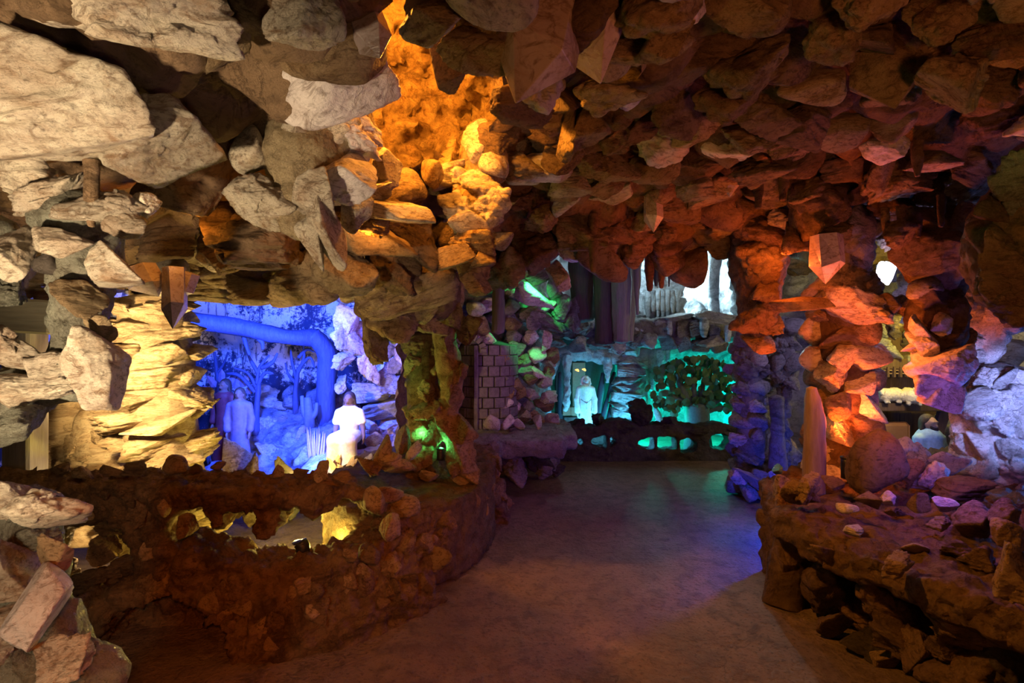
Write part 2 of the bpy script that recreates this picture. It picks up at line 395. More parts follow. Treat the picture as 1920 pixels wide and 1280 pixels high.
plain('white_cloth', (0.80, 0.79, 0.78)); plain('pale_stone', (0.70, 0.70, 0.68)); plain('blue_cloth', (0.30, 0.50, 0.66)); plain('violet_cloth', (0.15, 0.12, 0.20))
plain('dark_skin', (0.16, 0.10, 0.075)); plain('tan_skin', (0.40, 0.25, 0.17)); plain('dark_hair', (0.045, 0.03, 0.022), bstr=0.6); plain('red_cloth', (0.14, 0.03, 0.04))
plain('wool', (0.62, 0.56, 0.42), 0.9, 0.1, 0, 28, 0.9); plain('black_metal', (0.012, 0.012, 0.013), 0.4, 0.5); plain('leaf_green', (0.05, 0.11, 0.045), 0.5)
plain('tree_teal', (0.09, 0.12, 0.13)); plain('pale_leaf', (0.72, 0.60, 0.50)); plain('brick', (0.12, 0.095, 0.105), 0.85, 0.2, 0, 25, 0.5, 0.25); plain('box_tan', (0.42, 0.27, 0.17)); plain('pink_stone', (0.40, 0.24, 0.22))
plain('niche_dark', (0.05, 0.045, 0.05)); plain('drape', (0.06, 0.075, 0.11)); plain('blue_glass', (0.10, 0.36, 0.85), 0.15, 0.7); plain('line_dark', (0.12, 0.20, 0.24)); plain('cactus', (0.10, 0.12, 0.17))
def glow(name, col, e):
    nt, N, L, b = new_mat(name); b.inputs['Base Color'].default_value = (0.02, 0.02, 0.02, 1)
    b.inputs['Emission Color'].default_value = (*col, 1); b.inputs['Emission Strength'].default_value = e
glow('lens_red', (1.0, 0.45, 0.15), 14); glow('lens_green', (0.4, 1.0, 0.5), 6); glow('lens_violet', (0.75, 0.7, 1.0), 25); glow('lens_amber', (1.0, 0.55, 0.15), 2.0)
def mural_material():
    """painted landscape: pale sky above, blotchy foliage and stems below"""
    nt, N, L, b = new_mat('mural'); v = pos_vec(nt, False)
    vs = pos_vec(nt, False, (6, 6, 1.1))
    big = noise_n(nt, v, 2.6, 4, 0.6, 0.6); leaf = noise_n(nt, v, 22, 7, 0.75, 0.5); stem = noise_n(nt, vs, 2.2, 5, 0.6, 1.0)
    g = N.new('ShaderNodeNewGeometry'); sx = N.new('ShaderNodeSeparateXYZ'); L.new(g.outputs['Position'], sx.inputs[0])
    h = ramp(nt, sx.outputs['Z'], 0.75, 1.65)
    th = math_n(nt, 'SUBTRACT', math_n(nt, 'ADD', math_n(nt, 'MULTIPLY', leaf, 0.55), math_n(nt, 'MULTIPLY', big, 0.6)), math_n(nt, 'MULTIPLY', h, 0.12))
    fol = ramp(nt, th, 0.455, 0.525)
    col = mixc(nt, fol, (0.84, 0.84, 0.84), (0.03, 0.045, 0.11))
    st = ramp(nt, stem, 0.57, 0.61)
    col = mixc(nt, math_n(nt, 'MULTIPLY', st, 0.8), col, (0.03, 0.045, 0.11))
    L.new(col, b.inputs['Base Color']); b.inputs['Roughness'].default_value = 0.8; bump(nt, b, leaf, 0.4, 0.02)
mural_material()

# ------------------------------------------------------------ rock shapes (shared by all the rocks)
ROCKS = {}
def unit_fit(V):
    lo, hi = V.min(0), V.max(0); return (V-(lo+hi)/2)/((hi-lo)/2)
def make_rock(kind, seed, sub=5):
    rs = np.random.RandomState(seed*31+hash_kind(kind))
    bm = bmesh.new(); bmesh.ops.create_icosphere(bm, subdivisions=sub, radius=1.0)
    bm.verts.ensure_lookup_table(); D = np.array([v.co[:] for v in bm.verts]); Fc = np.array([[v.index for v in f.verts] for f in bm.faces]); bm.free()
    D /= np.linalg.norm(D, axis=1)[:, None]
    m, p = {'boulder': (13, 26), 'cobble': (18, 7), 'slab': (12, 16), 'lump': (14, 8), 'crag': (10, 30), 'shard': (8, 34)}[kind]
    n = rs.normal(size=(m, 3)); n /= np.linalg.norm(n, axis=1)[:, None]; dd = rs.uniform(0.55, 1.0, m)
    if kind == 'slab': n[0] = (0, 0.1, 1); n[1] = (0.1, 0, -1); dd[0] = dd[1] = 0.62
    q = np.maximum(D@n.T, 0)/dd
    r = (np.power(q, p).sum(1)+0.35**p)**(-1.0/p)
    V = unit_fit(D*r[:, None])
    N = D
    o = seed*3.7
    st = fbm(V*np.array([1.1, 1.1, 6.0])+o, 5, seed+9, 0.6); fine = fbm(V*5.5+o, 4, seed+2, 0.65); rid = 1-np.abs(fbm(V*2.2+o, 4, seed+4, .55))*2.5
    if kind == 'boulder': d = 0.10*fbm(V*1.5+o, 4, seed)+0.05*rid+0.05*st+0.035*fine
    elif kind == 'cobble': d = 0.10*fbm(V*1.3+o, 4, seed)+0.03*fine+0.025*rid
    elif kind == 'slab': d = 0.20*st+0.06*fine+0.08*fbm(V*1.6+o, 3, seed)
    elif kind == 'lump':
        f1, f2, c = worley(V*1.7+o, seed); d = 0.26*(np.minimum(f2-f1, 0.6)-0.3)+0.16*fbm(V*2.4+o, 5, seed)+0.05*fine
    elif kind == 'crag':
        f1, f2, c = worley(V*np.array([1.5, 1.5, 2.4])+o, seed); d = 0.22*(c-0.5)+0.16*fbm(V*2.0+o, 5, seed)+0.06*fine+0.06*st
    else: d = 0.07*fbm(V*np.array([3.5, 3.5, 0.8])+o, 5, seed)+0.03*fine
    V = unit_fit(V+N*d[:, None])
    return mesh_np(kind, V, Fc)
def hash_kind(k): return sum(ord(c)*(i+3) for i, c in enumerate(k))
def make_crystal(seed):
    rs = random.Random(seed); n = 6; V = []; Fs = []
    tip = (rs.uniform(-.25, .25), rs.uniform(-.25, .25), -1)
    for z, k in ((1.0, 0.92), (-0.25, 1.0)):
        for i in range(n):
            a = 2*PI*i/n+rs.uniform(-.16, .16); V.append((math.cos(a)*k, math.sin(a)*k, z+(rs.uniform(-.16, .16) if z < 0 else 0)))
    V.append(tip); V.append((0, 0, 1.05))
    for i in range(n):
        j = (i+1) % n; Fs += [(i, j, n+j, n+i), (n+i, n+j, 2*n), (j, i, 2*n+1)]
    bm = bmesh.new(); vs = [bm.verts.new(v) for v in V]
    for f in Fs: bm.faces.new([vs[i] for i in f])
    bmesh.ops.recalc_face_normals(bm, faces=bm.faces[:])
    bmesh.ops.bevel(bm, geom=bm.edges[:], offset=0.014, segments=1, affect='EDGES')
    me = bpy.data.meshes.new('crystal'); bm.to_mesh(me); bm.free(); return me
for _k, _n in (('boulder', 7), ('cobble', 5), ('slab', 6), ('lump', 5), ('crag', 5), ('shard', 4)):
    ROCKS[_k] = [make_rock(_k, i+1) for i in range(_n)]
ROCKS['crystal'] = [make_crystal(i+1) for i in range(4)]
RND = random.Random(11)
def rock_at(parent, pos, dims, kind='boulder', mat='quartz', roll=0, yaw=None, pitch=0, name=None, seed=None, me=None):
    """dims: width, depth, height in metres; roll in degrees about the line of sight"""
    if me is None:
        lst = ROCKS[kind]; me = lst[(seed if seed is not None else RND.randrange(99)) % len(lst)]
    if yaw is None: yaw = RND.uniform(-25, 25)+(180 if (RND.random() < .5 and kind != 'crystal') else 0)
    rot = (Matrix.Rotation(math.radians(-roll), 3, 'Y') @ Matrix.Rotation(math.radians(pitch), 3, 'X') @ Matrix.Rotation(math.radians(yaw), 3, 'Z')).to_euler()
    return obj(name or {'crystal': 'crystal', 'boulder': 'rock', 'shard': 'shard'}.get(kind, 'rock'), me, mat, parent, pos, rot, (dims[0]/2, dims[1]/2, dims[2]/2))
def rock(parent, px, py, d, w, h, kind='boulder', mat='quartz', roll=0, thick=None, yaw=None, name=None, seed=None, pitch=0):
    s = d/F; t = thick if thick else (w+h)/2*s*RND.uniform(.8, 1.05)
    return rock_at(parent, at(px, py, d), (w*s, t, h*s), kind, mat, roll, yaw, pitch, name, seed)
def fill(parent, x0, y0, x1, y1, d, step, kinds=('cobble', 'boulder'), mats=('tan_rock',), wr=(0.9, 1.4), hr=(0.8, 1.2), dj=0.08, d1=None, keep=None, roll=15):
    """lay stones over a face of masonry"""
    y = y0+step/2; row = 0
    while y < y1:
        x = x0+step*(0.5 if row % 2 else 0.1)
        while x < x1:
            if keep is None or keep(x, y):
                dd = d if d1 is None else d+(d1-d)*(x-x0)/max(x1-x0, 1)
                rock(parent, x+RND.uniform(-.25, .25)*step, y+RND.uniform(-.2, .2)*step, dd+RND.uniform(-dj, dj), step*RND.uniform(*wr), step*RND.uniform(*hr), RND.choice(kinds), RND.choice(mats), RND.uniform(-roll, roll))
            x += step*1.05
        y += step*0.85; row += 1
def pillar(name, label, px, y0, y1, d, w0, w1, layer, per, kinds, mats, core='earth_mortar', cat='rock pillar', base_to=None, lean=0, hr=(1.0, 1.35), wk=1.0, bulge=None, flat=1.0):
    """stones stacked in rings around a mortar core; y0 top, y1 bottom in photo pixels"""
    s = d/F; top = at(px+lean, y0, d); bot = at(px, y1, d)
    t = thing(name, label, cat, (bot.x, bot.y, bot.z))
    core_me = tube_mesh('core', [bot+(top-bot)*k for k in (0, .25, .5, .75, 1)], [(w1+(w0-w1)*k)*s*0.36*(bulge(k) if bulge else 1) for k in (0, .25, .5, .75, 1)], 16, 5, 0.03, 0.1, len(name))
    obj('core', core_me, core, t)
    n = max(2, int(round((y1-y0)/layer)))
    for i in range(n):
        k = (i+0.5)/n; c = bot+(top-bot)*k; w = (w1+(w0-w1)*k)*s*(bulge(k) if bulge else 1)
        a0 = RND.uniform(0, 2*PI); lh = layer*s
        for j in range(per):
            a = a0+2*PI*j/per+RND.uniform(-.2, .2); rw = w*(0.62 if per > 2 else 0.8)*RND.uniform(.85, 1.2)*wk
            p = c+Vector((math.cos(a)*(w/2-rw*0.36), math.sin(a)*(w/2-rw*0.36)*flat, RND.uniform(-.15, .15)*lh))
            rock_at(t, p, (rw, rw*RND.uniform(.8, 1.1), lh*RND.uniform(*hr)), RND.choice(kinds), RND.choice(mats), RND.uniform(-12, 12), RND.uniform(0, 360))
    return t

# ------------------------------------------------------------ floor
def grid_mesh(name, xs, ys, zf):
    X, Y = np.meshgrid(xs, ys, indexing='ij'); nx, ny = X.shape
    V = np.stack((X.ravel(), Y.ravel(), zf(X.ravel(), Y.ravel())), 1)
    i = np.arange(nx*ny).reshape(nx, ny)
    Q = np.stack((i[:-1, :-1].ravel(), i[1:, :-1].ravel(), i[1:, 1:].ravel(), i[:-1, 1:].ravel()), 1)
    return V, Q
def floor_z(X, Y):
    P = np.stack((X, Y, X*0), 1)
    return 0.014*fbm(P*1.3, 4, 3)+0.004*fbm(P*9, 3, 8)
V, Q = grid_mesh('floor', np.arange(-6, 6.61, 0.07), np.arange(-1.2, 9.3, 0.07), floor_z)
FLOOR = structure(obj('floor', mesh_np('floor', V, Q), 'floor_concrete'))

# ------------------------------------------------------------ ceiling
CP = np.array([  # x, y, z of the rough underside
 (-2.5, 0.2, 2.2), (-1.0, 0.2, 2.4), (0, 0.2, 2.55), (1.2, 0.2, 2.6), (3, 0.2, 2.6), (-1.2, 1.3, 2.25), (-0.7, 1.5, 2.33), (-0.35, 1.5, 2.42), (0.2, 1.6, 2.55), (1, 1.6, 2.62), (2, 1.8, 2.62), (3.3, 1.8, 2.55),
 (-2.2, 1.8, 2.1), (-1.5, 2.1, 2.12), (-1.1, 2.4, 2.15), (-0.75, 2.6, 2.25), (-0.3, 2.9, 2.5), (0.1, 2.4, 2.6), (0.8, 2.4, 2.62), (1.6, 2.4, 2.6), (2.6, 2.4, 2.58),
 (-2.6, 3.0, 1.98), (-1.8, 3.0, 1.95), (-1.3, 3.1, 1.98), (-0.8, 3.2, 2.1), (-0.4, 3.5, 2.3), (0.1, 3.3, 2.56), (0.8, 3.3, 2.6), (1.6, 3.3, 2.56), (2.4, 3.2, 2.48), (3.2, 3.0, 2.4),
 (-0.3, 4.2, 2.28), (0.2, 4.3, 2.32), (0.8, 4.3, 2.36), (1.4, 4.3, 2.36), (1.9, 4.0, 2.40), (2.5, 4.0, 2.42), (3.2, 3.9, 2.42), (4.4, 3.8, 2.4),
 (-1.2, 4.0, 2.0), (-2.2, 4.0, 1.95), (-3.4, 4.0, 2.0), (-1.5, 5.2, 2.0), (-2.6, 5.2, 2.0), (-4, 5.2, 2.1), (-3, 6.5, 2.1), (-1.5, 6.5, 2.1),
 (0, 5.3, 2.85), (0.8, 5.3, 2.95), (1.8, 5.3, 2.95), (-0.2, 6.5, 2.9), (1, 6.5, 3.05), (2, 6.5, 3.05), (1, 8, 3.1), (2.5, 8, 3.1), (2.8, 5.2, 2.75), (3.6, 5.0, 2.5), (4.6, 5.2, 2.45), (4, 6.6, 2.45), (5, 7, 2.4), (-0.4, 5.6, 2.7)], float)
def ceil_z(X, Y):
    d2 = (X[:, None]-CP[None, :, 0])**2+(Y[:, None]-CP[None, :, 1])**2+0.02
    w = d2**-1.8
    return (w*CP[None, :, 2]).sum(1)/w.sum(1)
def in_hole(X, Y): return ((X+0.30)/0.33)**2+((Y-2.07)/0.60)**2
V, Q = grid_mesh('ceiling', np.arange(-5.2, 6.0, 0.045), np.arange(-1.0, 9.0, 0.045), ceil_z)
me = mesh_np('ceiling', V, Q[:, ::-1])
def ceil_disp(V, N):
    f1, f2, c = worley(V*np.array([2.6, 4.2, 4.2]), 4); g1, g2, gc = worley(V*np.array([6, 9, 9]), 9)
    low = np.clip((f2-f1)*1.3, 0, .8)
    return 0.16*(low-0.3+0.8*(c-0.5))+0.05*((g2-g1)-.3+.6*(gc-.5))+0.05*fbm(V*5, 4, 2)
displace(me, ceil_disp)
bm = bmesh.new(); bm.from_mesh(me)
kill = [v for v in bm.verts if ((v.co.x+0.30)/0.33)**2+((v.co.y-2.07)/0.60)**2+0.35*math.sin(v.co.x*23)*math.sin(v.co.y*17) < 1]
bmesh.ops.delete(bm, geom=kill, context='VERTS'); bm.to_mesh(me); bm.free()
CEIL = structure(obj('ceiling', me, 'brown_rock'))
def cz(x, y): return float(ceil_z(np.array([x]), np.array([y]))[0])

# the chamber above the hole: a rough dome
bm = bmesh.new(); bmesh.ops.create_icosphere(bm, subdivisions=6, radius=1.0)
bmesh.ops.scale(bm, vec=(0.9, 0.95, 0.85), verts=bm.verts); bmesh.ops.translate(bm, vec=(-0.35, 2.35, 2.72), verts=bm.verts)
bmesh.ops.delete(bm, geom=[v for v in bm.verts if v.co.z < 2.5], context='VERTS'); bmesh.ops.reverse_faces(bm, faces=bm.faces[:])
me = bpy.data.meshes.new('upper_chamber'); bm.to_mesh(me); bm.free(); me.polygons.foreach_set('use_smooth', np.ones(len(me.polygons), dtype=bool))
displace(me, rough(0.14, 0.17, 6, 0.9)); displace(me, rough(0.05, 0.06, 8, 0.9)); displace(me, lambda V, N: .02*fbm(V*30, 3, 5))
obj('upper_chamber', me, 'crust', CEIL)

# ------------------------------------------------------------ walls: rough vertical faces along a ground line
def wall_mesh(name, pts, z0, z1, amp, cell, seed, step=0.05, flip=False, lean=0.0):
    P = [Vector((p[0], p[1], 0)) for p in pts]; L = [0]
    for a, b in zip(P, P[1:]): L.append(L[-1]+(b-a).length)
    s = np.arange(0, L[-1]+step, step); z = np.arange(z0, z1+step, step)
    xs = np.interp(s, L, [p.x for p in P]); ys = np.interp(s, L, [p.y for p in P])
    for _ in range(6):
        xs[1:-1] = (xs[:-2]+2*xs[1:-1]+xs[2:])/4; ys[1:-1] = (ys[:-2]+2*ys[1:-1]+ys[2:])/4
    n, m = len(s), len(z)
    V = np.zeros((n, m, 3)); V[:, :, 0] = xs[:, None]; V[:, :, 1] = ys[:, None]; V[:, :, 2] = z[None, :]
    V = V.reshape(-1, 3); i = np.arange(n*m).reshape(n, m)
    Q = np.stack((i[:-1, :-1].ravel(), i[1:, :-1].ravel(), i[1:, 1:].ravel(), i[:-1, 1:].ravel()), 1)
    me = mesh_np(name, V, Q[:, ::-1] if flip else Q)
    if amp: displace(me, rough(amp, cell, seed, 0.6))
    return me
WL = structure(obj('wall_left', wall_mesh('wall_left', [(-5.2, 2.2), (-5.0, 4.2), (-4.7, 5.6), (-3.9, 6.3), (-2.2, 6.35), (-1.35, 6.1)], 0, 2.3, 0.035, 0.25, 3), 'mural'))
WM = structure(obj('wall_middle', wall_mesh('wall_middle', [(-1.6, 6.3), (-1.2, 5.9), (-0.75, 5.9), (-0.1, 6.0), (0.35, 6.2), (0.45, 7.0), (0.35, 8.5)], 0, 3.1, 0.14, 0.24, 12), 'grey_rock'))
WI = structure(obj('wall_light_block', wall_mesh('wall_light_block', [(-0.98, 4.45), (-1.0, 5.0), (-1.02, 6.2)], 0, 2.2, 0.08, 0.2, 17), 'tan_rock'))  # added partition, keeps the blue light out of the passage
WB = structure(obj('wall_back', wall_mesh('wall_back', [(0.2, 8.45), (1.2, 8.5), (2.2, 8.5), (3.3, 8.3), (3.3, 6.8)], 0, 3.2, 0.12, 0.22, 14), 'ice_rock'))
WR = structure(obj('wall_right', wall_mesh('wall_right', [(3.2, 7.3), (4.0, 6.9), (5.2, 6.7), (5.6, 5.5), (5.5, 3.5), (4.6, 2.2), (3.4, 1.2), (3.2, -0.5)], 0, 2.7, 0.12, 0.26, 15), 'pale_rock'))

# ------------------------------------------------------------ ceiling stones
_pts = []
RC = random.Random(5)
for _ in range(9000):
    y = RC.uniform(1.15, 4.75); x = RC.uniform(-0.75*y, 1.05*y) if y > 2.6 else RC.uniform(-0.35*y, 1.05*y)
    if x < -0.55 and y > 4.0: continue
    if in_hole(np.array([x]), np.array([y]))[0] < 1.25: continue
    sp = 0.21
    if all((x-a)**2*0.7+(y-b)**2*1.5 > sp*sp for a, b in _pts): _pts.append((x, y))
    if len(_pts) >= 262: break
for x, y in _pts:
    w = RC.uniform(.2, .34); h = RC.uniform(.13, .24)
    k = RC.choice(['slab', 'cobble', 'boulder', 'crag', 'lump', 'lump'])
    m = RC.choice(['tan_rock', 'brown_rock', 'tan_rock', 'layered_rock', 'quartz_grey'] if x > 0 else ['tan_rock', 'layered_rock', 'quartz', 'brown_rock'])
    rock_at(CEIL, (x, y, cz(x, y)-RC.uniform(.0, .12)), (w, w*RC.uniform(.55, .9), h), k, m, RC.uniform(-22, 22), RC.uniform(-35, 35)+RC.choice((0, 180)))
# big boulders and crystals that hang from the ceiling: px, py, depth, width, height, kind, stone, roll
HERO = [
 (95, 205, 1.35, 345, 225, 'boulder', 'quartz', 20, 1), (292, 268, 1.50, 200, 150, 'boulder', 'quartz', 8, 2), (255, 18, 1.22, 360, 165, 'crag', 'quartz', 10, 1),
 (575, 45, 1.30, 120, 145, 'boulder', 'quartz', 70, 3), (620, 118, 1.60, 240, 165, 'boulder', 'quartz_grey', 22, 4), (270, 140, 1.62, 330, 130, 'slab', 'tan_rock', 24, 2),
 (40, 40, 1.35, 190, 110, 'slab', 'quartz_grey', 30, 1), (430, 60, 1.45, 170, 150, 'crag', 'tan_rock', -15, 3), (30, 325, 1.5, 200, 90, 'crag', 'quartz', -8, 2), (430, 150, 1.75, 190, 80, 'slab', 'quartz_grey', 12, 4),
 (345, 335, 2.0, 150, 150, 'boulder', 'tan_rock', -25, 5), (460, 430, 2.3, 250, 150, 'crag', 'brown_rock', -5, 2), (400, 225, 2.15, 90, 130, 'crag', 'crust', 0, 4), (300, 200, 1.9, 160, 90, 'slab', 'tan_rock', 15, 5),
 (600, 520, 2.65, 200, 110, 'lump', 'tan_rock', 0, 1), (652, 505, 2.5, 120, 110, 'boulder', 'tan_rock', 20, 6), (720, 480, 2.7, 150, 130, 'crag', 'brown_rock', -20, 1), (760, 540, 2.9, 190, 100, 'slab', 'tan_rock', 20, 3), (560, 460, 2.6, 120, 90, 'boulder', 'brown_rock', 10, 2),
 (430, 515, 3.0, 110, 60, 'slab', 'layered_rock', 0, 2), (480, 545, 3.0, 110, 60, 'slab', 'layered_rock', 5, 4), (400, 480, 2.9, 110, 60, 'crag', 'layered_rock', 20, 1), (505, 505, 3.05, 80, 50, 'lump', 'layered_rock', 0, 3), (380, 545, 3.1, 90, 45, 'slab', 'layered_rock', 0, 1),
 (55, 500, 3.0, 130, 80, 'crag', 'layered_rock', 10, 4), (20, 540, 3.1, 110, 70, 'crag', 'layered_rock', 0, 2), (45, 400, 2.4, 150, 90, 'crag', 'brown_rock', 0, 3), (140, 560, 3.2, 120, 60, 'slab', 'layered_rock', 0, 3),
 (720, 315, 2.25, 65, 85, 'boulder', 'quartz', 20, 6), (700, 360, 2.2, 90, 50, 'crag', 'quartz', 0, 5), (745, 400, 2.2, 150, 60, 'shard', 'quartz', -18, 1), (690, 395, 2.25, 120, 90, 'crag', 'crust', -20, 2), (700, 440, 2.4, 160, 90, 'boulder', 'tan_rock', 0, 1),
 (808, 325, 2.55, 45, 55, 'cobble', 'crust', 0, 1), (770, 430, 2.6, 130, 110, 'crag', 'brown_rock', -25, 4), (830, 470, 3.0, 100, 110, 'boulder', 'brown_rock', 0, 3),
 (1285, 15, 1.5, 95, 75, 'boulder', 'crystal', 20, 2), (1255, 60, 1.55, 60, 150, 'shard', 'tan_rock', -30, 2), (1790, 150, 1.8, 170, 150, 'crag', 'tan_rock', -30, 3), (1690, 330, 2.9, 120, 80, 'crag', 'tan_rock', 0, 2), (1100, 220, 2.3, 90, 110, 'boulder', 'tan_rock', 0, 5), (1065, 235, 2.35, 50, 130, 'shard', 'tan_rock', 5, 3),
 (848, 100, 1.75, 66, 140, 'shard', 'brown_rock', 10, 2), (815, 15, 1.5, 120, 60, 'boulder', 'brown_rock', 20, 4), (905, 15, 1.5, 110, 80, 'boulder', 'brown_rock', -10, 5), (980, 200, 2.0, 130, 60, 'slab', 'brown_rock', 8, 3),
 (1500, 250, 2.6, 170, 70, 'slab', 'tan_rock', 10, 5), (1190, 460, 4.2, 90, 90, 'lump', 'tan_rock', 0, 3), (1130, 490, 4.2, 90, 80, 'cobble', 'tan_rock', 0, 4), (1290, 500, 4.3, 60, 80, 'cobble', 'tan_rock', 0, 2), (1050, 515, 4.2, 45, 65, 'boulder', 'quartz_grey', 0, 4), (950, 505, 4.0, 90, 80, 'lump', 'tan_rock', 0, 1),
 (1250, 490, 4.3, 70, 60, 'cobble', 'tan_rock', 0, 1), (1000, 470, 4.0, 100, 90, 'lump', 'brown_rock', 0, 5), (1345, 440, 4.1, 130, 90, 'crag', 'tan_rock', 0, 1), (1090, 430, 3.9, 120, 80, 'crag', 'tan_rock', 0, 2)]
for (px, py, d, w, h, k, m, r, sd) in HERO:
    if d < 1.8 and w > 160:
        me = make_rock(k, 40+sd, 5)
        s = d/F; rock_at(CEIL, at(px, py, d), (w*s, (w+h)/2*s, h*s), k, m, r, 15, 0, 'boulder', me=me)
    else: rock(CEIL, px, py, d, w, h, k, m, r, name='boulder' if w > 120 else None, seed=sd)
# clear quartz points in the ceiling
for (px, py, d, w, h, r, sd, m) in [(1010, 75, 1.5, 165, 240, -14, 0, 'crystal'), (1112, 55, 1.55, 95, 190, 8, 1, 'crystal'), (1550, 487, 3.2, 58, 92, 0, 2, 'crystal'), (1662, 120, 1.95, 76, 180, 0, 3, 'tan_rock'), (275, 530, 2.3, 62, 60, 25, 1, 'crystal'), (327, 560, 2.3, 42, 115, 0, 2, 'crystal'), (350, 535, 2.32, 36, 50, -20, 0, 'crystal'), (1370, 340, 3.3, 30, 60, 0, 2, 'crystal'), (690, 60, 1.5, 70, 120, 20, 3, 'crystal'), (1225, 400, 3.6, 36, 70, 0, 1, 'crystal')]:
    rock(CEIL, px, py, d, w, h, 'crystal', m, r, seed=sd, yaw=20*sd)
# rods of dripstone
for (px, y0, y1, d, w) in [(172, 300, 425, 1.42, 26), (1422, 285, 390, 3.1, 22), (1450, 235, 298, 2.8, 15), (1468, 290, 375, 3.2, 24), (1765, 365, 425, 2.6, 15), (1690, 385, 450, 2.9, 16), (1722, 400, 445, 2.9, 14), (1112, 400, 510, 3.8, 20), (1660, 390, 440, 3, 15), (1720, 265, 330, 2.6, 22), (413, 270, 340, 2.1, 22), (1218, 470, 545, 4.3, 20), (1240, 480, 540, 4.3, 16)]:
    s = d/F; a, b = at(px, y0, d), at(px, y1, d)
    obj('stalactite', tube_mesh('stalactite', [a, a+(b-a)*.5, b], [w*s*.5, w*s*.46, w*s*.22], 14, 10, 0.006, 0.022, px), 'brown_rock', CEIL)

# ------------------------------------------------------------ hanging clusters
def cluster(name, label, loc_px, stones, core=None, core_mat='mortar', cat='rock formation', h=0.025):
    px, py, d = loc_px; t = thing(name, label, cat, at(px, py, d))
    if core:
        prims = []
        for c in core:
            s = c[2]/F
            prims.append(('e', tuple(at(c[0], c[1], c[2])), (c[3]/2*s, (c[5] if len(c) > 5 else (c[3]+c[4])/4)*s, c[4]/2*s)))
        obj('mortar_core', blob_mesh('mortar_core', prims, h, 0.05, rough(0.02, 0.07, len(label), 0.8)), core_mat, t)
    for q in stones:
        (a, b, dd, w, hh, k, m, r) = q[:8]
        rock(t, a, b, dd, w, hh, k, m, r, seed=q[8] if len(q) > 8 else None)
    return t
cluster('hanging_formation', 'pale quartz and mortar cluster hanging beside the amber ceiling hollow', (560, 350, 1.95), [
 (566, 250, 1.9, 92, 155, 'boulder', 'quartz', 5, 2), (640, 325, 1.88, 130, 125, 'boulder', 'quartz_grey', 10, 4), (478, 283, 1.9, 76, 90, 'cobble', 'quartz', 0, 2), (505, 380, 1.85, 130, 125, 'crag', 'quartz', 15, 3), (612, 425, 1.8, 70, 165, 'shard', 'quartz', 6, 1), (578, 450, 1.83, 60, 120, 'shard', 'quartz', 0, 0), (600, 365, 1.82, 110, 90, 'boulder', 'quartz', -20, 5), (650, 240, 1.95, 140, 90, 'crag', 'quartz_grey', -15, 1), (670, 400, 1.95, 60, 80, 'boulder', 'quartz', 0, 3)],
 [(575, 300, 1.98, 160, 180), (560, 395, 1.93, 90, 120), (640, 230, 2.0, 130, 110)], 'gold_mortar')
cluster('hanging_formation', 'amber lit lumpy column hanging at the far rim of ceiling hollow', (890, 400, 2.75), [
 (905, 280, 2.72, 95, 85, 'boulder', 'quartz', -35, 2), (925, 300, 2.68, 60, 70, 'cobble', 'quartz', 0, 3), (905, 345, 2.65, 100, 75, 'lump', 'quartz', 0, 1), (860, 395, 2.68, 80, 80, 'lump', 'quartz', 0, 2), (915, 390, 2.66, 90, 80, 'lump', 'quartz', 10, 3), (885, 425, 2.66, 90, 50, 'cobble', 'quartz', 0, 4), (885, 455, 2.68, 90, 50, 'slab', 'crust', 0, 1), (855, 480, 2.68, 80, 40, 'shard', 'tan_rock', 15, 2), (935, 452, 2.7, 60, 36, 'cobble', 'quartz', 10, 1), (905, 480, 2.7, 60, 50, 'boulder', 'tan_rock', 0, 5), (890, 525, 2.75, 65, 60, 'boulder', 'tan_rock', 0, 6), (845, 300, 2.8, 60, 90, 'crag', 'crust', 0, 3), (870, 330, 2.72, 60, 60, 'lump', 'quartz', 0, 4)],
 [(905, 290, 2.8, 90, 130), (890, 390, 2.8, 100, 140), (888, 480, 2.8, 70, 130)], 'crust')
cluster('hanging_formation', 'large rust and red stone cluster hanging left of the pale blue column', (1755, 600, 3.1), [
 (1770, 480, 3.0, 120, 130, 'boulder', 'tan_rock', 10, 3), (1735, 540, 3.0, 60, 45, 'cobble', 'quartz', 0, 3), (1760, 570, 3.0, 90, 60, 'crag', 'brown_rock', 0, 1), (1722, 610, 2.98, 30, 45, 'boulder', 'quartz', 0, 1), (1764, 608, 2.95, 40, 50, 'boulder', 'quartz_grey', 10, 2), (1735, 640, 2.98, 50, 70, 'boulder', 'quartz_grey', 0, 4), (1765, 680, 2.95, 100, 90, 'boulder', 'quartz_grey', -20, 5), (1745, 700, 2.96, 70, 90, 'boulder', 'quartz_grey', 20, 6), (1765, 740, 2.98, 60, 60, 'shard', 'quartz_grey', -20, 2), (1712, 655, 3.0, 40, 25, 'shard', 'quartz_grey', 20, 0), (1800, 640, 3.05, 60, 60, 'crag', 'brown_rock', 0, 4), (1740, 420, 3.0, 110, 70, 'crag', 'tan_rock', -10, 2), (1690, 440, 2.95, 70, 50, 'slab', 'tan_rock', 0, 3), (1800, 420, 2.9, 60, 90, 'boulder', 'grey_rock', 10, 1)],
 [(1765, 470, 3.1, 120, 170), (1755, 600, 3.1, 80, 160), (1765, 690, 3.08, 80, 110)], 'earth_mortar')
cluster('hanging_formation', 'dark mossy rock mass hanging at the right edge', (1900, 470, 2.1), [
 (1890, 480, 2.05, 130, 160, 'crag', 'brown_rock', 0, 2), (1905, 560, 2.05, 130, 110, 'lump', 'brown_rock', 0, 3), (1870, 390, 2.1, 120, 90, 'crag', 'brown_rock', -20, 4), (1915, 350, 2.0, 130, 110, 'crag', 'mortar', 0, 1), (1960, 470, 2.0, 160, 260, 'lump', 'brown_rock', 0, 3), (1850, 440, 2.15, 60, 50, 'boulder', 'tan_rock', 0, 1)],
 [(1920, 460, 2.15, 150, 280)], 'brown_rock')
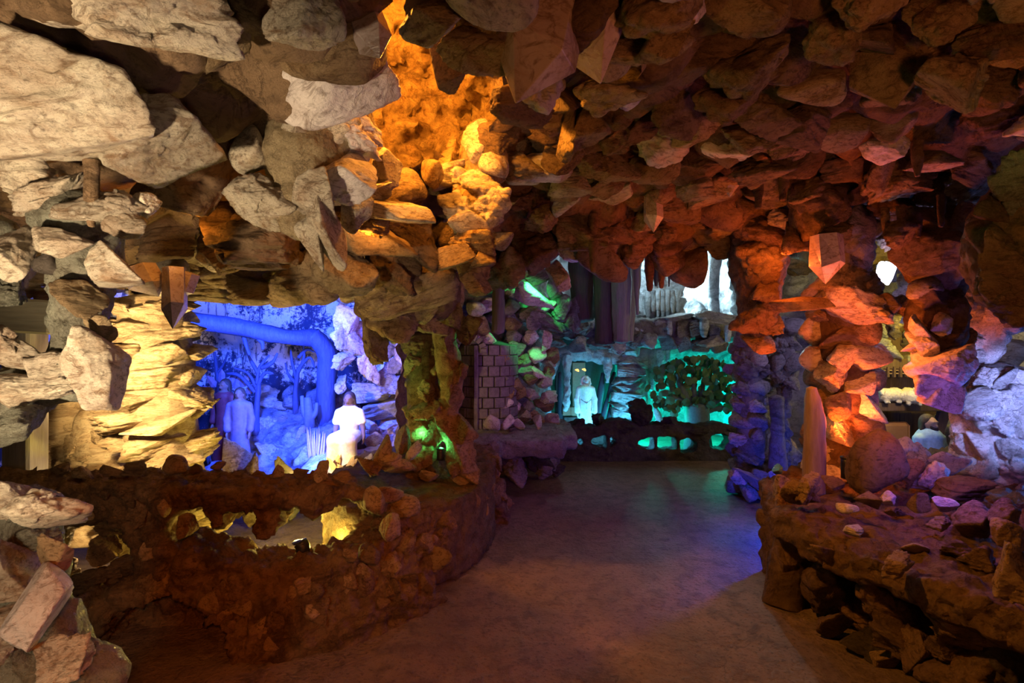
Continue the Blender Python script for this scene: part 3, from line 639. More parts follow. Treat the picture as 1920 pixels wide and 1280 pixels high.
cluster('hanging_formation', 'shadowy brown lump column hanging left of the red crystal point', (1430, 500, 3.9), [
 (1420, 430, 3.8, 110, 90, 'lump', 'brown_rock', 0, 1), (1425, 490, 3.8, 100, 90, 'lump', 'tan_rock', 0, 2), (1440, 540, 3.8, 90, 80, 'crag', 'tan_rock', 0, 3), (1415, 590, 3.85, 80, 90, 'lump', 'tan_rock', 0, 4), (1425, 640, 3.88, 60, 50, 'boulder', 'tan_rock', 0, 4), (1445, 605, 3.82, 40, 50, 'crag', 'tan_rock', 20, 2), (1530, 390, 3.3, 130, 120, 'lump', 'brown_rock', 0, 2), (1490, 440, 3.5, 110, 90, 'crag', 'tan_rock', 0, 4), (1545, 440, 3.35, 90, 70, 'crag', 'tan_rock', 0, 5)],
 [(1420, 480, 3.95, 90, 200), (1418, 580, 3.95, 60, 120)], 'brown_rock')
cluster('hanging_formation', 'pale layered stalactite with frilled tiers above the blue column', (1832, 620, 3.5), [
 (1832, 520, 3.5, 70, 50, 'crag', 'pale_rock', 0, 1), (1825, 560, 3.5, 75, 60, 'lump', 'pale_rock', 0, 2), (1832, 600, 3.5, 65, 50, 'slab', 'pale_rock', 0, 3), (1830, 640, 3.5, 55, 40, 'lump', 'pale_rock', 0, 4), (1832, 670, 3.5, 50, 40, 'slab', 'pale_rock', 0, 5), (1828, 692, 3.5, 36, 22, 'lump', 'pale_rock', 0, 1), (1900, 605, 3.4, 90, 45, 'slab', 'pale_rock', 15, 2)],
 [(1832, 600, 3.55, 50, 200)], 'pale_rock')
cluster('rock_arch', 'glowing orange stone ledge capping the red lit pillar', (1600, 580, 3.45), [
 (1610, 575, 3.35, 150, 65, 'crag', 'quartz', -5, 1), (1500, 572, 3.4, 110, 40, 'shard', 'tan_rock', -10, 1), (1664, 572, 3.4, 70, 44, 'boulder', 'tan_rock', 0, 2), (1575, 515, 3.55, 110, 80, 'lump', 'grey_rock', 0, 1), (1612, 530, 3.5, 70, 70, 'boulder', 'grey_rock', 25, 4), (1600, 440, 3.45, 90, 100, 'lump', 'grey_rock', 0, 5), (1697, 572, 3.5, 50, 44, 'lump', 'tan_rock', 0, 3)],
 [(1588, 555, 3.6, 120, 70), (1588, 470, 3.6, 80, 130)], 'grey_rock', 'rock ledge')

# ------------------------------------------------------------ pillars
FL = cluster('rock_formation', 'near left pillar of quartz chunks in glittering green grey mortar', (120, 790, 1.5), [
 (95, 365, 1.45, 150, 60, 'crag', 'quartz', 12, 1), (200, 390, 1.45, 130, 80, 'crag', 'quartz', -10, 4), (268, 385, 1.5, 60, 50, 'boulder', 'quartz', 0, 3), (115, 455, 1.4, 110, 62, 'boulder', 'quartz', 8, 2), (215, 498, 1.4, 105, 82, 'boulder', 'quartz', 12, 5), (165, 562, 1.4, 125, 75, 'boulder', 'tan_rock', -5, 1), (85, 495, 1.44, 62, 46, 'cobble', 'dark_rock', 0, 2), (193, 690, 1.38, 82, 165, 'boulder', 'quartz', 6, 6), (185, 615, 1.42, 80, 60, 'crag', 'tan_rock', 0, 5), (110, 700, 1.42, 110, 90, 'crag', 'quartz', 20, 2), (20, 655, 1.4, 105, 95, 'crag', 'quartz', 0, 3), (45, 735, 1.4, 110, 70, 'boulder', 'quartz', -8, 3), (15, 470, 1.42, 75, 120, 'boulder', 'quartz', 0, 4), (15, 800, 1.35, 100, 70, 'boulder', 'mortar', 15, 1), (240, 420, 1.46, 80, 60, 'boulder', 'quartz', 20, 6), (10, 545, 1.45, 70, 60, 'crag', 'mortar', 0, 2)],  # the dark cobble stands in for a shaded hole
 [(150, 420, 1.52, 150, 140), (160, 500, 1.52, 120, 140), (150, 590, 1.52, 90, 130), (150, 690, 1.5, 120, 130), (80, 720, 1.52, 140, 80), (10, 760, 1.5, 120, 130), (0, 480, 1.55, 90, 160)], cat='rock pillar')
cluster('rock_formation', 'near left stump of quartz with a big clear crystal and flaring base', (60, 1250, 1.3), [
 (20, 935, 1.28, 60, 80, 'boulder', 'quartz', 0, 2), (95, 955, 1.25, 115, 95, 'crag', 'quartz', 15, 3), (108, 1035, 1.27, 55, 95, 'boulder', 'tan_rock', 0, 4), (30, 1060, 1.25, 80, 130, 'boulder', 'quartz', 5, 5), (60, 1010, 1.3, 90, 60, 'slab', 'mortar', 20, 1), (20, 1180, 1.25, 100, 120, 'crag', 'quartz', 0, 1), (130, 1225, 1.22, 110, 90, 'crag', 'quartz', 20, 2)],
 [(40, 980, 1.34, 130, 140), (40, 1080, 1.34, 130, 170), (50, 1200, 1.34, 180, 180), (90, 1290, 1.32, 280, 150), (60, 1450, 1.32, 360, 260), (60, 1650, 1.32, 380, 260)], cat='rock pillar').name
_st = [o for o in COL.objects if o.type == 'EMPTY'][-1]
rock(_st, 82, 1130, 1.22, 110, 140, 'shard', 'quartz_grey', 22, yaw=10, seed=1, name='crystal')
# the amber lit stack
pillar('rock_formation', 'brightly amber lit pillar of flat layered stones behind the railing', 320, 560, 1010, 3.35, 150, 185, 40, 4, ('crag', 'boulder', 'slab', 'boulder'), ('layered_rock',), 'layered_rock', lean=-35, wk=.95, hr=(.85, 1.15))
pillar('rock_formation', 'slim dark stone stack right of the seated figure opening', 795, 630, 900, 3.75, 80, 80, 40, 3, ('crag', 'boulder', 'lump'), ('tan_rock', 'brown_rock'))
t = thing('rock_formation', 'smooth narrow brown pillar beside the brick tower', 'rock pillar', at(840, 870, 3.6))
obj('shaft', tube_mesh('shaft', [at(835, 480, 3.65), at(838, 560, 3.65), at(836, 640, 3.65), at(845, 720, 3.65), at(840, 790, 3.65), at(862, 850, 3.65), at(870, 910, 3.65)], [.19, .12, .075, .085, .075, .09, .11], 18, 8, 0.025, 0.09, 5), 'tan_rock', t)
for (a, b, w, h) in [(828, 560, 50, 80), (845, 650, 44, 60), (850, 735, 44, 60), (842, 800, 50, 60), (868, 800, 50, 60), (815, 810, 60, 50), (785, 850, 60, 60), (865, 850, 60, 80), (808, 770, 46, 44), (858, 700, 40, 50), (850, 590, 46, 60), (880, 880, 50, 50)]:
    rock(t, a, b, 3.6, w, h, RND.choice(('boulder', 'crag')), 'tan_rock', RND.uniform(-20, 20))
cluster('hanging_formation', 'brown lintel lump with green lit underside left of slim pillar', (735, 610, 3.4), [
 (730, 590, 3.35, 130, 110, 'lump', 'tan_rock', 0, 1), (705, 640, 3.35, 50, 90, 'crag', 'tan_rock', 10, 2), (770, 570, 3.35, 110, 90, 'boulder', 'tan_rock', 20, 3), (790, 600, 3.4, 90, 60, 'crag', 'tan_rock', 0, 4), (730, 540, 3.3, 120, 50, 'shard', 'quartz', 15, 1), (820, 520, 3.3, 60, 90, 'boulder', 'tan_rock', 0, 2), (880, 620, 3.6, 50, 60, 'crag', 'brown_rock', 0, 5)],
 [(740, 570, 3.45, 150, 110), (810, 540, 3.5, 110, 130)], 'earth_mortar')
# the red lit pillar on the right ledge
pillar('rock_formation', 'red and orange lit stack of rounded stones on the right ledge', 1580, 560, 905, 3.68, 120, 125, 46, 5, ('cobble', 'boulder', 'cobble'), ('tan_rock', 'quartz_grey', 'quartz'), 'brown_rock', wk=.85, hr=(1.1, 1.5))
pillar('rock_formation', 'dim violet grey cobble pillar at the end of the path', 1408, 620, 925, 5.0, 55, 80, 32, 4, ('cobble', 'lump'), ('grey_rock', 'pale_rock'), 'grey_rock')
pillar('rock_formation', 'short dusky cobble stack lit amber at its foot', 1470, 600, 880, 4.9, 60, 40, 30, 4, ('lump', 'cobble'), ('grey_rock',), 'grey_rock', bulge=lambda k: 1.0 if k > .55 else .55)
pillar('rock_formation', 'pale blue lit pillar of bulging stones at far right', 1870, 690, 930, 3.45, 110, 170, 38, 9, ('cobble', 'boulder', 'lump'), ('pale_rock',), 'pale_rock', hr=(1.1, 1.5), wk=.56)
cluster('rock_arch', 'pale stone bracket jutting left from the blue lit pillar', (1830, 770, 3.4), [(1818, 745, 3.32, 80, 36, 'boulder', 'pale_rock', 8, 1), (1838, 768, 3.3, 76, 36, 'cobble', 'pale_rock', 5, 2), (1872, 752, 3.3, 50, 50, 'lump', 'pale_rock', 0, 3), (1880, 712, 3.35, 60, 50, 'boulder', 'pale_rock', 0, 4), (1905, 740, 3.3, 46, 60, 'lump', 'pale_rock', 0, 2), (1845, 720, 3.4, 50, 36, 'crag', 'pale_rock', 0, 3)], None, cat='rock ledge')
t = thing('rock_formation', 'bent grey blue root shaped pillar left of the blue lit pillar', 'rock pillar', at(1800, 880, 3.7))
obj('shaft', tube_mesh('shaft', [at(1835, 760, 3.7), at(1815, 790, 3.7), at(1806, 830, 3.7), at(1800, 890, 3.7)], [.11, .085, .08, .10], 14, 8, 0.02, 0.08, 9), 'pale_rock', t)
obj('root', tube_mesh('root', [at(1806, 840, 3.7), at(1790, 862, 3.65), at(1778, 880, 3.62)], [.05, .05, .04], 10, 6, 0.01, 0.06, 2), 'pale_rock', t)
# amber lit rock trunks behind the near left pillar
for (nm, lb, pts, rad, sd) in [('rock_formation', 'amber lit trunk of rock right beside the grey timber post', [at(140, 740, 3.6), at(115, 800, 3.55), at(110, 870, 3.5), at(100, 1000, 3.45)], [.14, .16, .2, .3], 4), ('rock_formation', 'amber lit leaning slab of rock next to the layered pillar', [at(215, 690, 3.6), at(205, 770, 3.6), at(190, 850, 3.55), at(180, 1000, 3.5)], [.09, .13, .19, .28], 7)]:
    t = thing(nm, lb, 'rock pillar', pts[-1]); obj('shaft', tube_mesh('shaft', pts, rad, 20, 10, 0.05, 0.14, sd), 'layered_rock', t)
    for k in range(5): rock_at(t, pts[2]+Vector((RND.uniform(-.15, .15), -.14, RND.uniform(-.15, .2))), (.15, .1, .18), 'crag', 'layered_rock', RND.uniform(-20, 20))

# ------------------------------------------------------------ near railing with openings
class Curve2:
    def __init__(s, pts, step=0.02):
        P = [Vector(p) for p in pts]; out = []
        for i in range(len(P)-1):
            p0, p1, p2, p3 = P[max(i-1, 0)], P[i], P[i+1], P[min(i+2, len(P)-1)]
            for j in range(20):
                t = j/20; out.append(0.5*((2*p1)+(p2-p0)*t+(2*p0-5*p1+4*p2-p3)*t*t+(3*p1-p0-3*p2+p3)*t**3))
        out.append(P[-1]); a = np.array([(p.x, p.y) for p in out]); L = np.concatenate(([0], np.cumsum(np.linalg.norm(np.diff(a, axis=0), axis=1))))
        s.L = L[-1]; s.S = np.arange(0, s.L+step, step); s.x = np.interp(s.S, L, a[:, 0]); s.y = np.interp(s.S, L, a[:, 1])
        for _ in range(30): s.x[1:-1] = (s.x[:-2]+2*s.x[1:-1]+s.x[2:])/4; s.y[1:-1] = (s.y[:-2]+2*s.y[1:-1]+s.y[2:])/4
        s.tx = np.gradient(s.x, s.S); s.ty = np.gradient(s.y, s.S); n = np.hypot(s.tx, s.ty); s.tx /= n; s.ty /= n
    def map(s, V):
        """(along, across, z) -> world; across is positive to the right of the walk, towards the path"""
        x, y, tx, ty = (np.interp(V[:, 0], s.S, a) for a in (s.x, s.y, s.tx, s.ty))
        return np.stack((x+ty*V[:, 1], y-tx*V[:, 1], V[:, 2]), 1)
RAIL = Curve2([(-3.0, 2.62), (-2.4, 2.62), (-1.8, 2.62), (-1.3, 2.62), (-0.95, 2.70), (-0.68, 2.98), (-0.48, 3.35), (-0.33, 3.85), (-0.30, 4.4), (-0.36, 4.9)])
def e2(a, b, ca, cb, ra, rb):   # rough distance to an ellipse in the face of the rail
    return (np.sqrt(((a-ca)/ra)**2+((b-cb)/rb)**2)-1)*min(ra, rb)
def rail_sdf(P):
    s, t, z = P[:, 0], P[:, 1], P[:, 2]
    wob = 0.05*fbm(np.stack((s*3, t*0, z*3), 1), 3, 31)
    top = np.interp(s, [0, .3, 2.0, 2.17, 2.45, 3.0, 4.6], [.785, .785, .785, .74, .52, .50, .54])+0.04*fbm(np.stack((s*5, t*0, z*0), 1), 3, 3)
    half = np.interp(z, [0, .15, .35, .6, .85], [.26, .20, .13, .12, .17])+np.interp(s, [2.2, 2.8], [0, .05])
    d = np.maximum(np.abs(t+0.03)-half, z-top)
    X = s-3.0
    hole = np.minimum(e2(X, z, -1.12, .52, .38, .135), e2(X, z, -1.50, .57, .17, .09))
    hole = np.minimum(hole, e2(X, z, -0.90, .55, .16, .11))
    for (cx, cw, zl) in ((-1.24, .085, .50), (-1.46, .07, .53), (-0.99, .10, .60)):   # teeth of rock
        hole = np.maximum(hole, -e2(X, z, cx, zl+.16, cw, .18))
    h1 = np.minimum(e2(X, z, -2.10, .42, .22, .17), e2(X, z, -2.26, .33, .1, .14))
    arch = e2(X, z, -1.70, .0, .30, .22)
    cav = e2(s, z, 3.15, .06, .55, .24)
    arch = np.maximum(arch, -.06-t); cav = np.maximum(cav, -.05-t)
    for h, k in ((hole, 1), (h1, 1), (arch, 1), (cav, 1)): d = np.maximum(d, -(h-.028+wob*.6))
    return np.maximum(d, -z-0.02)*0.8
V, Q = surface_nets(rail_sdf, (0, -.42, -.05), (RAIL.L-.02, .42, .95), 0.016)
V = RAIL.map(V); me = mesh_np('stone_railing', V, Q)
displace(me, rough(0.034, 0.10, 21, 1.0)); displace(me, rough(0.014, 0.035, 22, .8)); displace(me, lambda V, N: 0.010*fbm(V*30, 3, 4))
RL = thing('stone_railing', 'brown stone and mortar railing with ragged openings at near left', 'railing', (-1.5, 2.62, 0))
obj('rail_body', me, 'earth_mortar', RL)
RR = random.Random(8); n = 0
for _ in range(4000):
    s = RR.uniform(.4, RAIL.L-.25); z = RR.uniform(.06, .84); q = np.array([[s, .1, z]])
    hz = np.interp(z, [0, .15, .35, .6, .85], [.26, .20, .13, .12, .17])+np.interp(s, [2.2, 2.8], [0, .05])
    if rail_sdf(np.array([[s, 0, z]]))[0] > -.03: continue
    p = RAIL.map(np.array([[s, hz-.03, z]]))[0]; big = RR.uniform(.05, .115)*(1.25 if s > 2.3 else 1)
    rock_at(RL, p, (big, big*.8, big*RR.uniform(.8, 1.3)), RR.choice(('cobble', 'boulder', 'crag')), RR.choice(('tan_rock', 'brown_rock', 'brown_rock')), RR.uniform(-40, 40)); n += 1
    if n > 150: break
for (px, py, d, w, h) in [(732, 990, 2.72, 40, 60), (725, 925, 2.75, 60, 40), (760, 945, 2.9, 60, 40), (700, 940, 2.6, 45, 55), (350, 985, 2.47, 36, 46), (810, 1050, 3.05, 80, 75), (735, 1095, 2.80, 65, 50), (785, 1095, 2.9, 40, 18), (865, 1030, 3.45, 36, 40), (890, 960, 3.65, 40, 60), (870, 985, 3.5, 44, 70), (905, 945, 3.85, 30, 60), (845, 1000, 3.35, 44, 60), (893, 1000, 3.8, 30, 50), (825, 985, 3.25, 50, 50), (910, 985, 4.0, 26, 50), (690, 1040, 2.6, 46, 40), (655, 1040, 2.5, 28, 26), (910, 910, 4.1, 26, 50)]:
    rock(RL, px, py, d, w, h, RND.choice(('boulder', 'cobble')), RND.choice(('tan_rock', 'brown_rock')), RND.uniform(-20, 20))
# rubble seen inside the left opening
for (px, py, d, w, h) in [(215, 985, 2.8, 70, 40), (190, 1030, 2.85, 60, 60), (230, 1060, 2.8, 60, 36), (250, 1010, 2.9, 50, 40), (170, 1085, 2.75, 70, 40), (265, 1060, 2.75, 60, 40)]:
    rock(RL, px, py, d, w, h, 'slab', 'brown_rock', RND.uniform(-20, 20))
# ledge that the slim pillars stand on
def ledge_sdf(P):
    x, y, z = P.T
    e = np.sqrt(((x+0.75)/.62)**2+((y-4.0)/1.05)**2)-1
    return np.maximum(np.maximum(e*.6, z-.53-.03*fbm(np.stack((x*6, y*6, z*0), 1), 3, 2)), .0-z)
V, Q = surface_nets(ledge_sdf, (-1.5, 2.8, -.05), (.1, 5.2, .65), 0.035)
me = mesh_np('ledge', V, Q); displace(me, rough(0.03, 0.12, 5, .8)); obj('ledge', me, 'earth_mortar', RL)
# stones lying on the railing
for (px, py, w, h, k, lb) in [(115, 876, 36, 26, 'boulder', 'leftmost brown stone on the near railing top'), (155, 880, 40, 26, 'boulder', 'squat brown stone second along the near railing top'), (207, 880, 40, 24, 'shard', 'low pointed brown stone third along the near railing top'), (258, 876, 62, 26, 'slab', 'flat dark stone slab lying on the near railing top'), (330, 866, 44, 34, 'cobble', 'rounded tan stone on the near railing before the amber pillar'), (105, 898, 26, 24, 'cobble', 'small pale stone at the railing front edge far left'), (370, 875, 26, 20, 'cobble', 'small round stone right of the tan stone on railing'), (405, 872, 30, 20, 'boulder', 'small low stone on railing below the blue standing figure'), (520, 880, 30, 22, 'boulder', 'dark small stone midway on the railing below blue trees'), (604, 880, 40, 40, 'crag', 'tall craggy dark stone upright on the railing by pale leaves'), (565, 884, 30, 24, 'crag', 'blocky brown stone left of the upright craggy stone'), (640, 892, 36, 24, 'crag', 'low brown stone right of the upright craggy stone')]:
    o = rock(None, px, py+3, 2.62, w, h, k, RND.choice(('brown_rock', 'tan_rock')), RND.uniform(-8, 8), name='stone'); tag(o, lb, 'stone', 'stones on the near railing')
for (px, py, d, w, h, k, m, lb) in [(720, 850, 3.2, 34, 70, 'shard', 'tan_rock', 'upright pointed tan stone at ledge corner left of green light'), (745, 870, 3.2, 70, 50, 'crag', 'tan_rock', 'broad tan stone beside the upright pointed stone'), (690, 875, 3.1, 40, 40, 'crag', 'brown_rock', 'small brown stone at the ledge corner near pale leaves'), (755, 830, 3.4, 30, 70, 'boulder', 'brown_rock', 'dark upright stone left of the smooth blue pebble'), (775, 845, 3.35, 26, 36, 'cobble', 'pale_rock', 'smooth blue lit pebble between stones on the ledge'), (850, 880, 3.5, 24, 30, 'cobble', 'tan_rock', 'small rounded stone standing right of the green lamp'), (805, 890, 3.3, 40, 26, 'boulder', 'tan_rock', 'low stone in front of the green lamp')]:
    tag(rock(None, px, py, d, w, h, k, m, 0, name='stone'), lb, 'stone', 'stones on the pillar ledge')

# ------------------------------------------------------------ right ledge table
TP = [(1.95, 3.75), (1.72, 3.55), (1.56, 3.2), (1.47, 2.85), (1.48, 2.55), (1.55, 2.3), (1.63, 2.08), (1.72, 1.9), (1.85, 1.72), (2.1, 1.45), (2.6, 1.3), (3.6, 1.6), (4.6, 2.4), (4.8, 3.4), (4.0, 4.3), (2.6, 4.3)]
def poly_sd(x, y, poly):
    d = np.full(len(x), 1e9); ins = np.zeros(len(x), bool); n = len(poly)
    for i in range(n):
        ax, ay = poly[i]; bx, by = poly[(i+1) % n]; ex, ey = bx-ax, by-ay
        t = np.clip(((x-ax)*ex+(y-ay)*ey)/(ex*ex+ey*ey), 0, 1); d = np.minimum(d, np.hypot(x-ax-t*ex, y-ay-t*ey))
        c = ((ay > y) != (by > y)) & (x < ex*(y-ay)/(ey if ey else 1e-9)+ax); ins ^= c
    return np.where(ins, -d, d)
def table_sdf(P):
    x, y, z = P.T; e = poly_sd(x, y, TP); q = np.stack((x, y, z*0), 1)
    top = .545+.035*fbm(q*4, 3, 7)+np.clip((x-2.2)*.05, 0, .1); bot = .40+.04*fbm(q*5, 3, 9)
    zc = (top+bot)/2; hh = (top-bot)/2
    a = np.maximum(e+0.04, 0); b = np.maximum(np.abs(z-zc)-hh+.04, 0)
    return np.where((e+.04 < 0) & (np.abs(z-zc) < hh-.04), np.maximum(e, np.abs(z-zc)-hh), np.hypot(a, b)-.04)
V, Q = surface_nets(table_sdf, (1.3, 1.1, .25), (5.0, 4.5, .75), 0.024)
me = mesh_np('slab', V, Q); displace(me, rough(0.032, 0.11, 25, 1.0)); displace(me, rough(0.014, 0.04, 26, .8)); displace(me, lambda V, N: .010*fbm(V*30, 3, 4))
TB = thing('stone_table', 'thick brown stone slab ledge on rock supports at right', 'stone ledge', (2.4, 2.8, 0))
obj('slab', me, 'earth_mortar', TB)
obj('support', tube_mesh('support', [(1.62, 2.98, .45), (1.64, 3.0, .3), (1.60, 2.98, .15), (1.57, 2.96, -.02)], [.10, .095, .10, .13], 16, 7, .025, .07, 3), 'brown_rock', TB)
obj('light_block', blob_mesh('light_block', [('b', (2.35, 3.30, .2), (.72, .10, .22), .04), ('b', (2.45, 2.3, .2), (.12, .95, .22), .04)], .03, .05, rough(.04, .12, 31, .9)), 'brown_rock', TB)  # added blocker, keeps the blue lamp from shining under the slab
for (px, py, d, w, h, k, m) in [(1545, 1100, 2.75, 100, 110, 'lump', 'brown_rock'), (1600, 1130, 2.7, 110, 120, 'crag', 'brown_rock'), (1560, 1165, 2.6, 60, 60, 'boulder', 'brown_rock'), (1650, 1120, 2.35, 80, 90, 'lump', 'brown_rock'), (1690, 1180, 2.3, 110, 110, 'crag', 'brown_rock'), (1730, 1130, 2.4, 120, 120, 'lump', 'dark_rock'), (1725, 1220, 2.2, 50, 90, 'shard', 'brown_rock'), (1790, 1150, 2.1, 100, 50, 'slab', 'tan_rock'), (1810, 1190, 2.05, 130, 55, 'slab', 'tan_rock'), (1770, 1210, 2.1, 60, 50, 'crag', 'brown_rock'), (1800, 1255, 2.05, 130, 90, 'lump', 'brown_rock'), (1590, 1060, 3.0, 90, 60, 'crag', 'brown_rock'), (1480, 1110, 2.95, 46, 60, 'lump', 'brown_rock'), (1475, 1060, 2.95, 40, 90, 'shard', 'brown_rock'), (1880, 1240, 2.0, 100, 120, 'lump', 'dark_rock'), (1650, 1220, 2.45, 120, 60, 'crag', 'dark_rock'), (1840, 1140, 2.1, 60, 36, 'slab', 'tan_rock'), (1585, 1055, 2.55, 46, 34, 'boulder', 'brown_rock')]:
    rock(TB, px, py, d, w, h, k, m, RND.uniform(-15, 15))
# stones cemented to the slab rim
for (px, py, d, w, h) in [(1500, 925, 2.95, 80, 60), (1460, 925, 3.1, 60, 70), (1515, 915, 2.9, 46, 60), (1900, 1075, 1.75, 60, 110), (1545, 1040, 2.45, 60, 40), (1680, 1060, 2.1, 70, 40)]:
    rock(TB, px, py, d, w, h, 'crag', RND.choice(('tan_rock', 'brown_rock')), RND.uniform(-10, 10))
LOOSE = [(1625, 940, 2.75, 40, 34, 'shard', 'tan_rock', 'pointed tan stone standing on the right ledge'), (1588, 952, 2.7, 34, 18, 'cobble', 'quartz_grey', 'small flat stone left of the pointed tan stone'), (1605, 995, 2.5, 46, 20, 'slab', 'quartz_grey', 'flat pale stone nearest the slab edge'), (1664, 935, 2.8, 32, 28, 'boulder', 'quartz_grey', 'blocky violet stone on the right ledge'), (1720, 938, 2.75, 28, 40, 'shard', 'tan_rock', 'slender upright stone in middle of the right ledge'), (1680, 960, 2.65, 40, 22, 'crag', 'brown_rock', 'low dark stone beside the slender upright stone'), (1765, 945, 2.75, 44, 30, 'boulder', 'quartz_grey', 'violet stone right of the slender upright stone'), (1760, 980, 2.55, 56, 26, 'crag', 'tan_rock', 'long low reddish stone on the right ledge'), (1822, 975, 2.5, 80, 70, 'boulder', 'brown_rock', 'large brown block on the right ledge'), (1805, 915, 2.9, 90, 42, 'slab', 'brown_rock', 'dark flat topped rock before the pale blue pillar'), (1880, 965, 2.4, 64, 60, 'boulder', 'brown_rock', 'brown boulder on the ledge at the right edge'), (1885, 1000, 2.25, 66, 60, 'boulder', 'tan_rock', 'tan boulder with olive tint at the right edge'), (1715, 1025, 2.35, 50, 24, 'cobble', 'tan_rock', 'pale half buried stone near slab front'), (1790, 1030, 2.3, 60, 30, 'crag', 'brown_rock', 'low dark stone near the slab front right'), (1840, 1045, 2.2, 70, 50, 'crag', 'brown_rock', 'rough brown stone on slab below olive boulder'), (1705, 888, 3.15, 50, 60, 'boulder', 'tan_rock', 'reddish wedge stone beside the big domed boulder'), (1745, 890, 3.1, 60, 60, 'lump', 'quartz_grey', 'violet lumpy rock behind the slender upright stone'), (1720, 860, 3.3, 60, 60, 'lump', 'pale_rock', 'blue violet rock below the stable figure'), (1765, 870, 3.3, 80, 60, 'boulder', 'pale_rock', 'large blue violet rock in front of stable figure'), (1690, 850, 3.35, 50, 60, 'boulder', 'pale_rock', 'blue lit rock right of the domed boulder'), (1668, 960, 2.5, 26, 14, 'cobble', 'brown_rock', 'tiny dark pebble on the right ledge'), (1560, 905, 3.1, 40, 24, 'crag', 'brown_rock', 'brown stone at the foot of the red lamp')]
for (px, py, d, w, h, k, m, lb) in LOOSE:
    tag(rock(None, px, py, d, w, h, k, m, RND.uniform(-8, 8), name='stone'), lb, 'stone', 'stones on the right ledge')
o = rock(None, 1642, 868, 3.1, 90, 125, 'cobble', 'brown_rock', 0, name='boulder', seed=3); tag(o, 'big domed brown boulder beside the red lamp', 'boulder')
o = rock(None, 1660, 1243, 2.38, 50, 24, 'slab', 'tan_rock', 12, name='stone', thick=.08); o.location.z = .025; tag(o, 'flat pale stone lying on the floor under right ledge', 'stone')
o = rock(None, 1457, 880, 3.6, 24, 20, 'boulder', 'blue_glass', 0, name='glass_rock', seed=2); tag(o, 'small bright blue glassy rock at the ledge end', 'glass rock')

# ------------------------------------------------------------ timber
def beam(name, label, c, hx, hy, hz, mat, rot=(0, 0, 0), cat='timber'):
    me = box_mesh(name, hx, hy, hz, .012); bm = bmesh.new(); bm.from_mesh(me); bmesh.ops.subdivide_edges(bm, edges=bm.edges[:], cuts=3, use_grid_fill=True); bm.to_mesh(me); bm.free()
    displace(me, lambda V, N: .006*fbm(V*9, 3, 2)); o = obj(name, me, mat, None, c, rot); return tag(o, label, cat)
beam('roof_timber', 'weathered horizontal timber beam at far left', at(20, 590, 2.9), .30, .09, .095, 'grey_wood_flat', (0, math.radians(4), 0))
beam('timber_post', 'grey weathered upright timber post at far left', at(48, 830, 2.92), .078, .07, .80, 'grey_wood')
o = obj('wooden_post', tube_mesh('wooden_post', [at(1527, 925, 3.3), at(1527, 850, 3.3), at(1526, 780, 3.3), at(1521, 725, 3.3)], [.066, .064, .062, .038], 14, 8, .012, .08, 3), 'post_wood'); tag(o, 'brown bark covered post left of the red lit pillar', 'post')
# ------------------------------------------------------------ small spot lamps in view
def spot_can(label, base, r, h, lens, tilt=0):
    t = thing('spot_lamp', label, 'lamp', base, 'small spot lamps'); b = Vector(base)
    hs_ = obj('housing', tube_mesh('housing', [b, b+Vector((0, 0, h*.5)), b+Vector((tilt, 0, h))], [r, r, r], 16, 2), 'black_metal', t)
    obj('rim', tube_mesh('rim', [b+Vector((tilt, 0, h*.96)), b+Vector((tilt, 0, h*1.02)), b+Vector((tilt, 0, h*1.06))], [r*1.1, r*1.12, r*1.08], 16, 2), 'black_metal', hs_)
    if lens: obj('lens', tube_mesh('lens', [b+Vector((tilt, 0, h*1.03)), b+Vector((tilt, 0, h*1.07)), b+Vector((tilt, 0, h*1.09))], [r*.8, r*.8, r*.5], 16, 2), lens, hs_)
    return t
spot_can('small black spot lamp glowing red orange beside the domed boulder', at(1588, 896, 3.3), .035, .13, 'lens_red')
spot_can('small black spot lamp in the green lit gap on the ledge', at(826, 862, 3.55), .026, .075, None)
spot_can('small black spot lamp in the large railing opening', at(568, 1032, 2.72), .036, .045, None, -.015)

# ------------------------------------------------------------ blue grotto behind the railing
def ramp_floor(name, label, prims, mat, h=.04, amp=.05): 
    me = blob_mesh(name, prims, h, .15, rough(amp, .2, 6, .8)); return tag(obj(name, me, mat), label, 'rock')
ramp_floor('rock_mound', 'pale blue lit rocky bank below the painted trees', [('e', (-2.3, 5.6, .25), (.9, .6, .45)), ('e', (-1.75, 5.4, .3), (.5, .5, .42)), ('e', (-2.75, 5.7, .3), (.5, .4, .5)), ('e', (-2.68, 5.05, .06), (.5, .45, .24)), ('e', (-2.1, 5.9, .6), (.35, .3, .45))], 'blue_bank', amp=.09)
ramp_floor('rock_mound', 'violet rocky bank under the seated white figure', [('e', (-1.5, 4.9, .1), (.6, .5, .38)), ('e', (-1.0, 5.2, .15), (.45, .5, .45))], 'pale_rock')
t = thing('rock_pile', 'heap of pale boulders among the blue painted trees', 'rock pile', (-2.3, 5.3, .3))
for (px, py, d, w, h, k) in [(505, 850, 5.1, 40, 50, 'crag'), (540, 830, 5.2, 60, 50, 'lump'), (530, 800, 5.5, 50, 44, 'crag'), (500, 800, 5.4, 44, 44, 'lump'), (555, 790, 5.6, 40, 60, 'crag'), (545, 755, 5.7, 30, 34, 'cobble'), (540, 735, 5.75, 26, 26, 'cobble'), (575, 850, 5.0, 44, 36, 'crag'), (470, 840, 5.3, 30, 50, 'crag'), (515, 760, 5.7, 60, 40, 'crag'), (560, 820, 5.2, 22, 50, 'shard'), (590, 800, 5.5, 30, 30, 'cobble'), (500, 740, 5.8, 50, 40, 'crag')]:
    rock(t, px, py, d, w, h, k, RND.choice(('pale_rock', 'blue_bank')), RND.uniform(-20, 20))
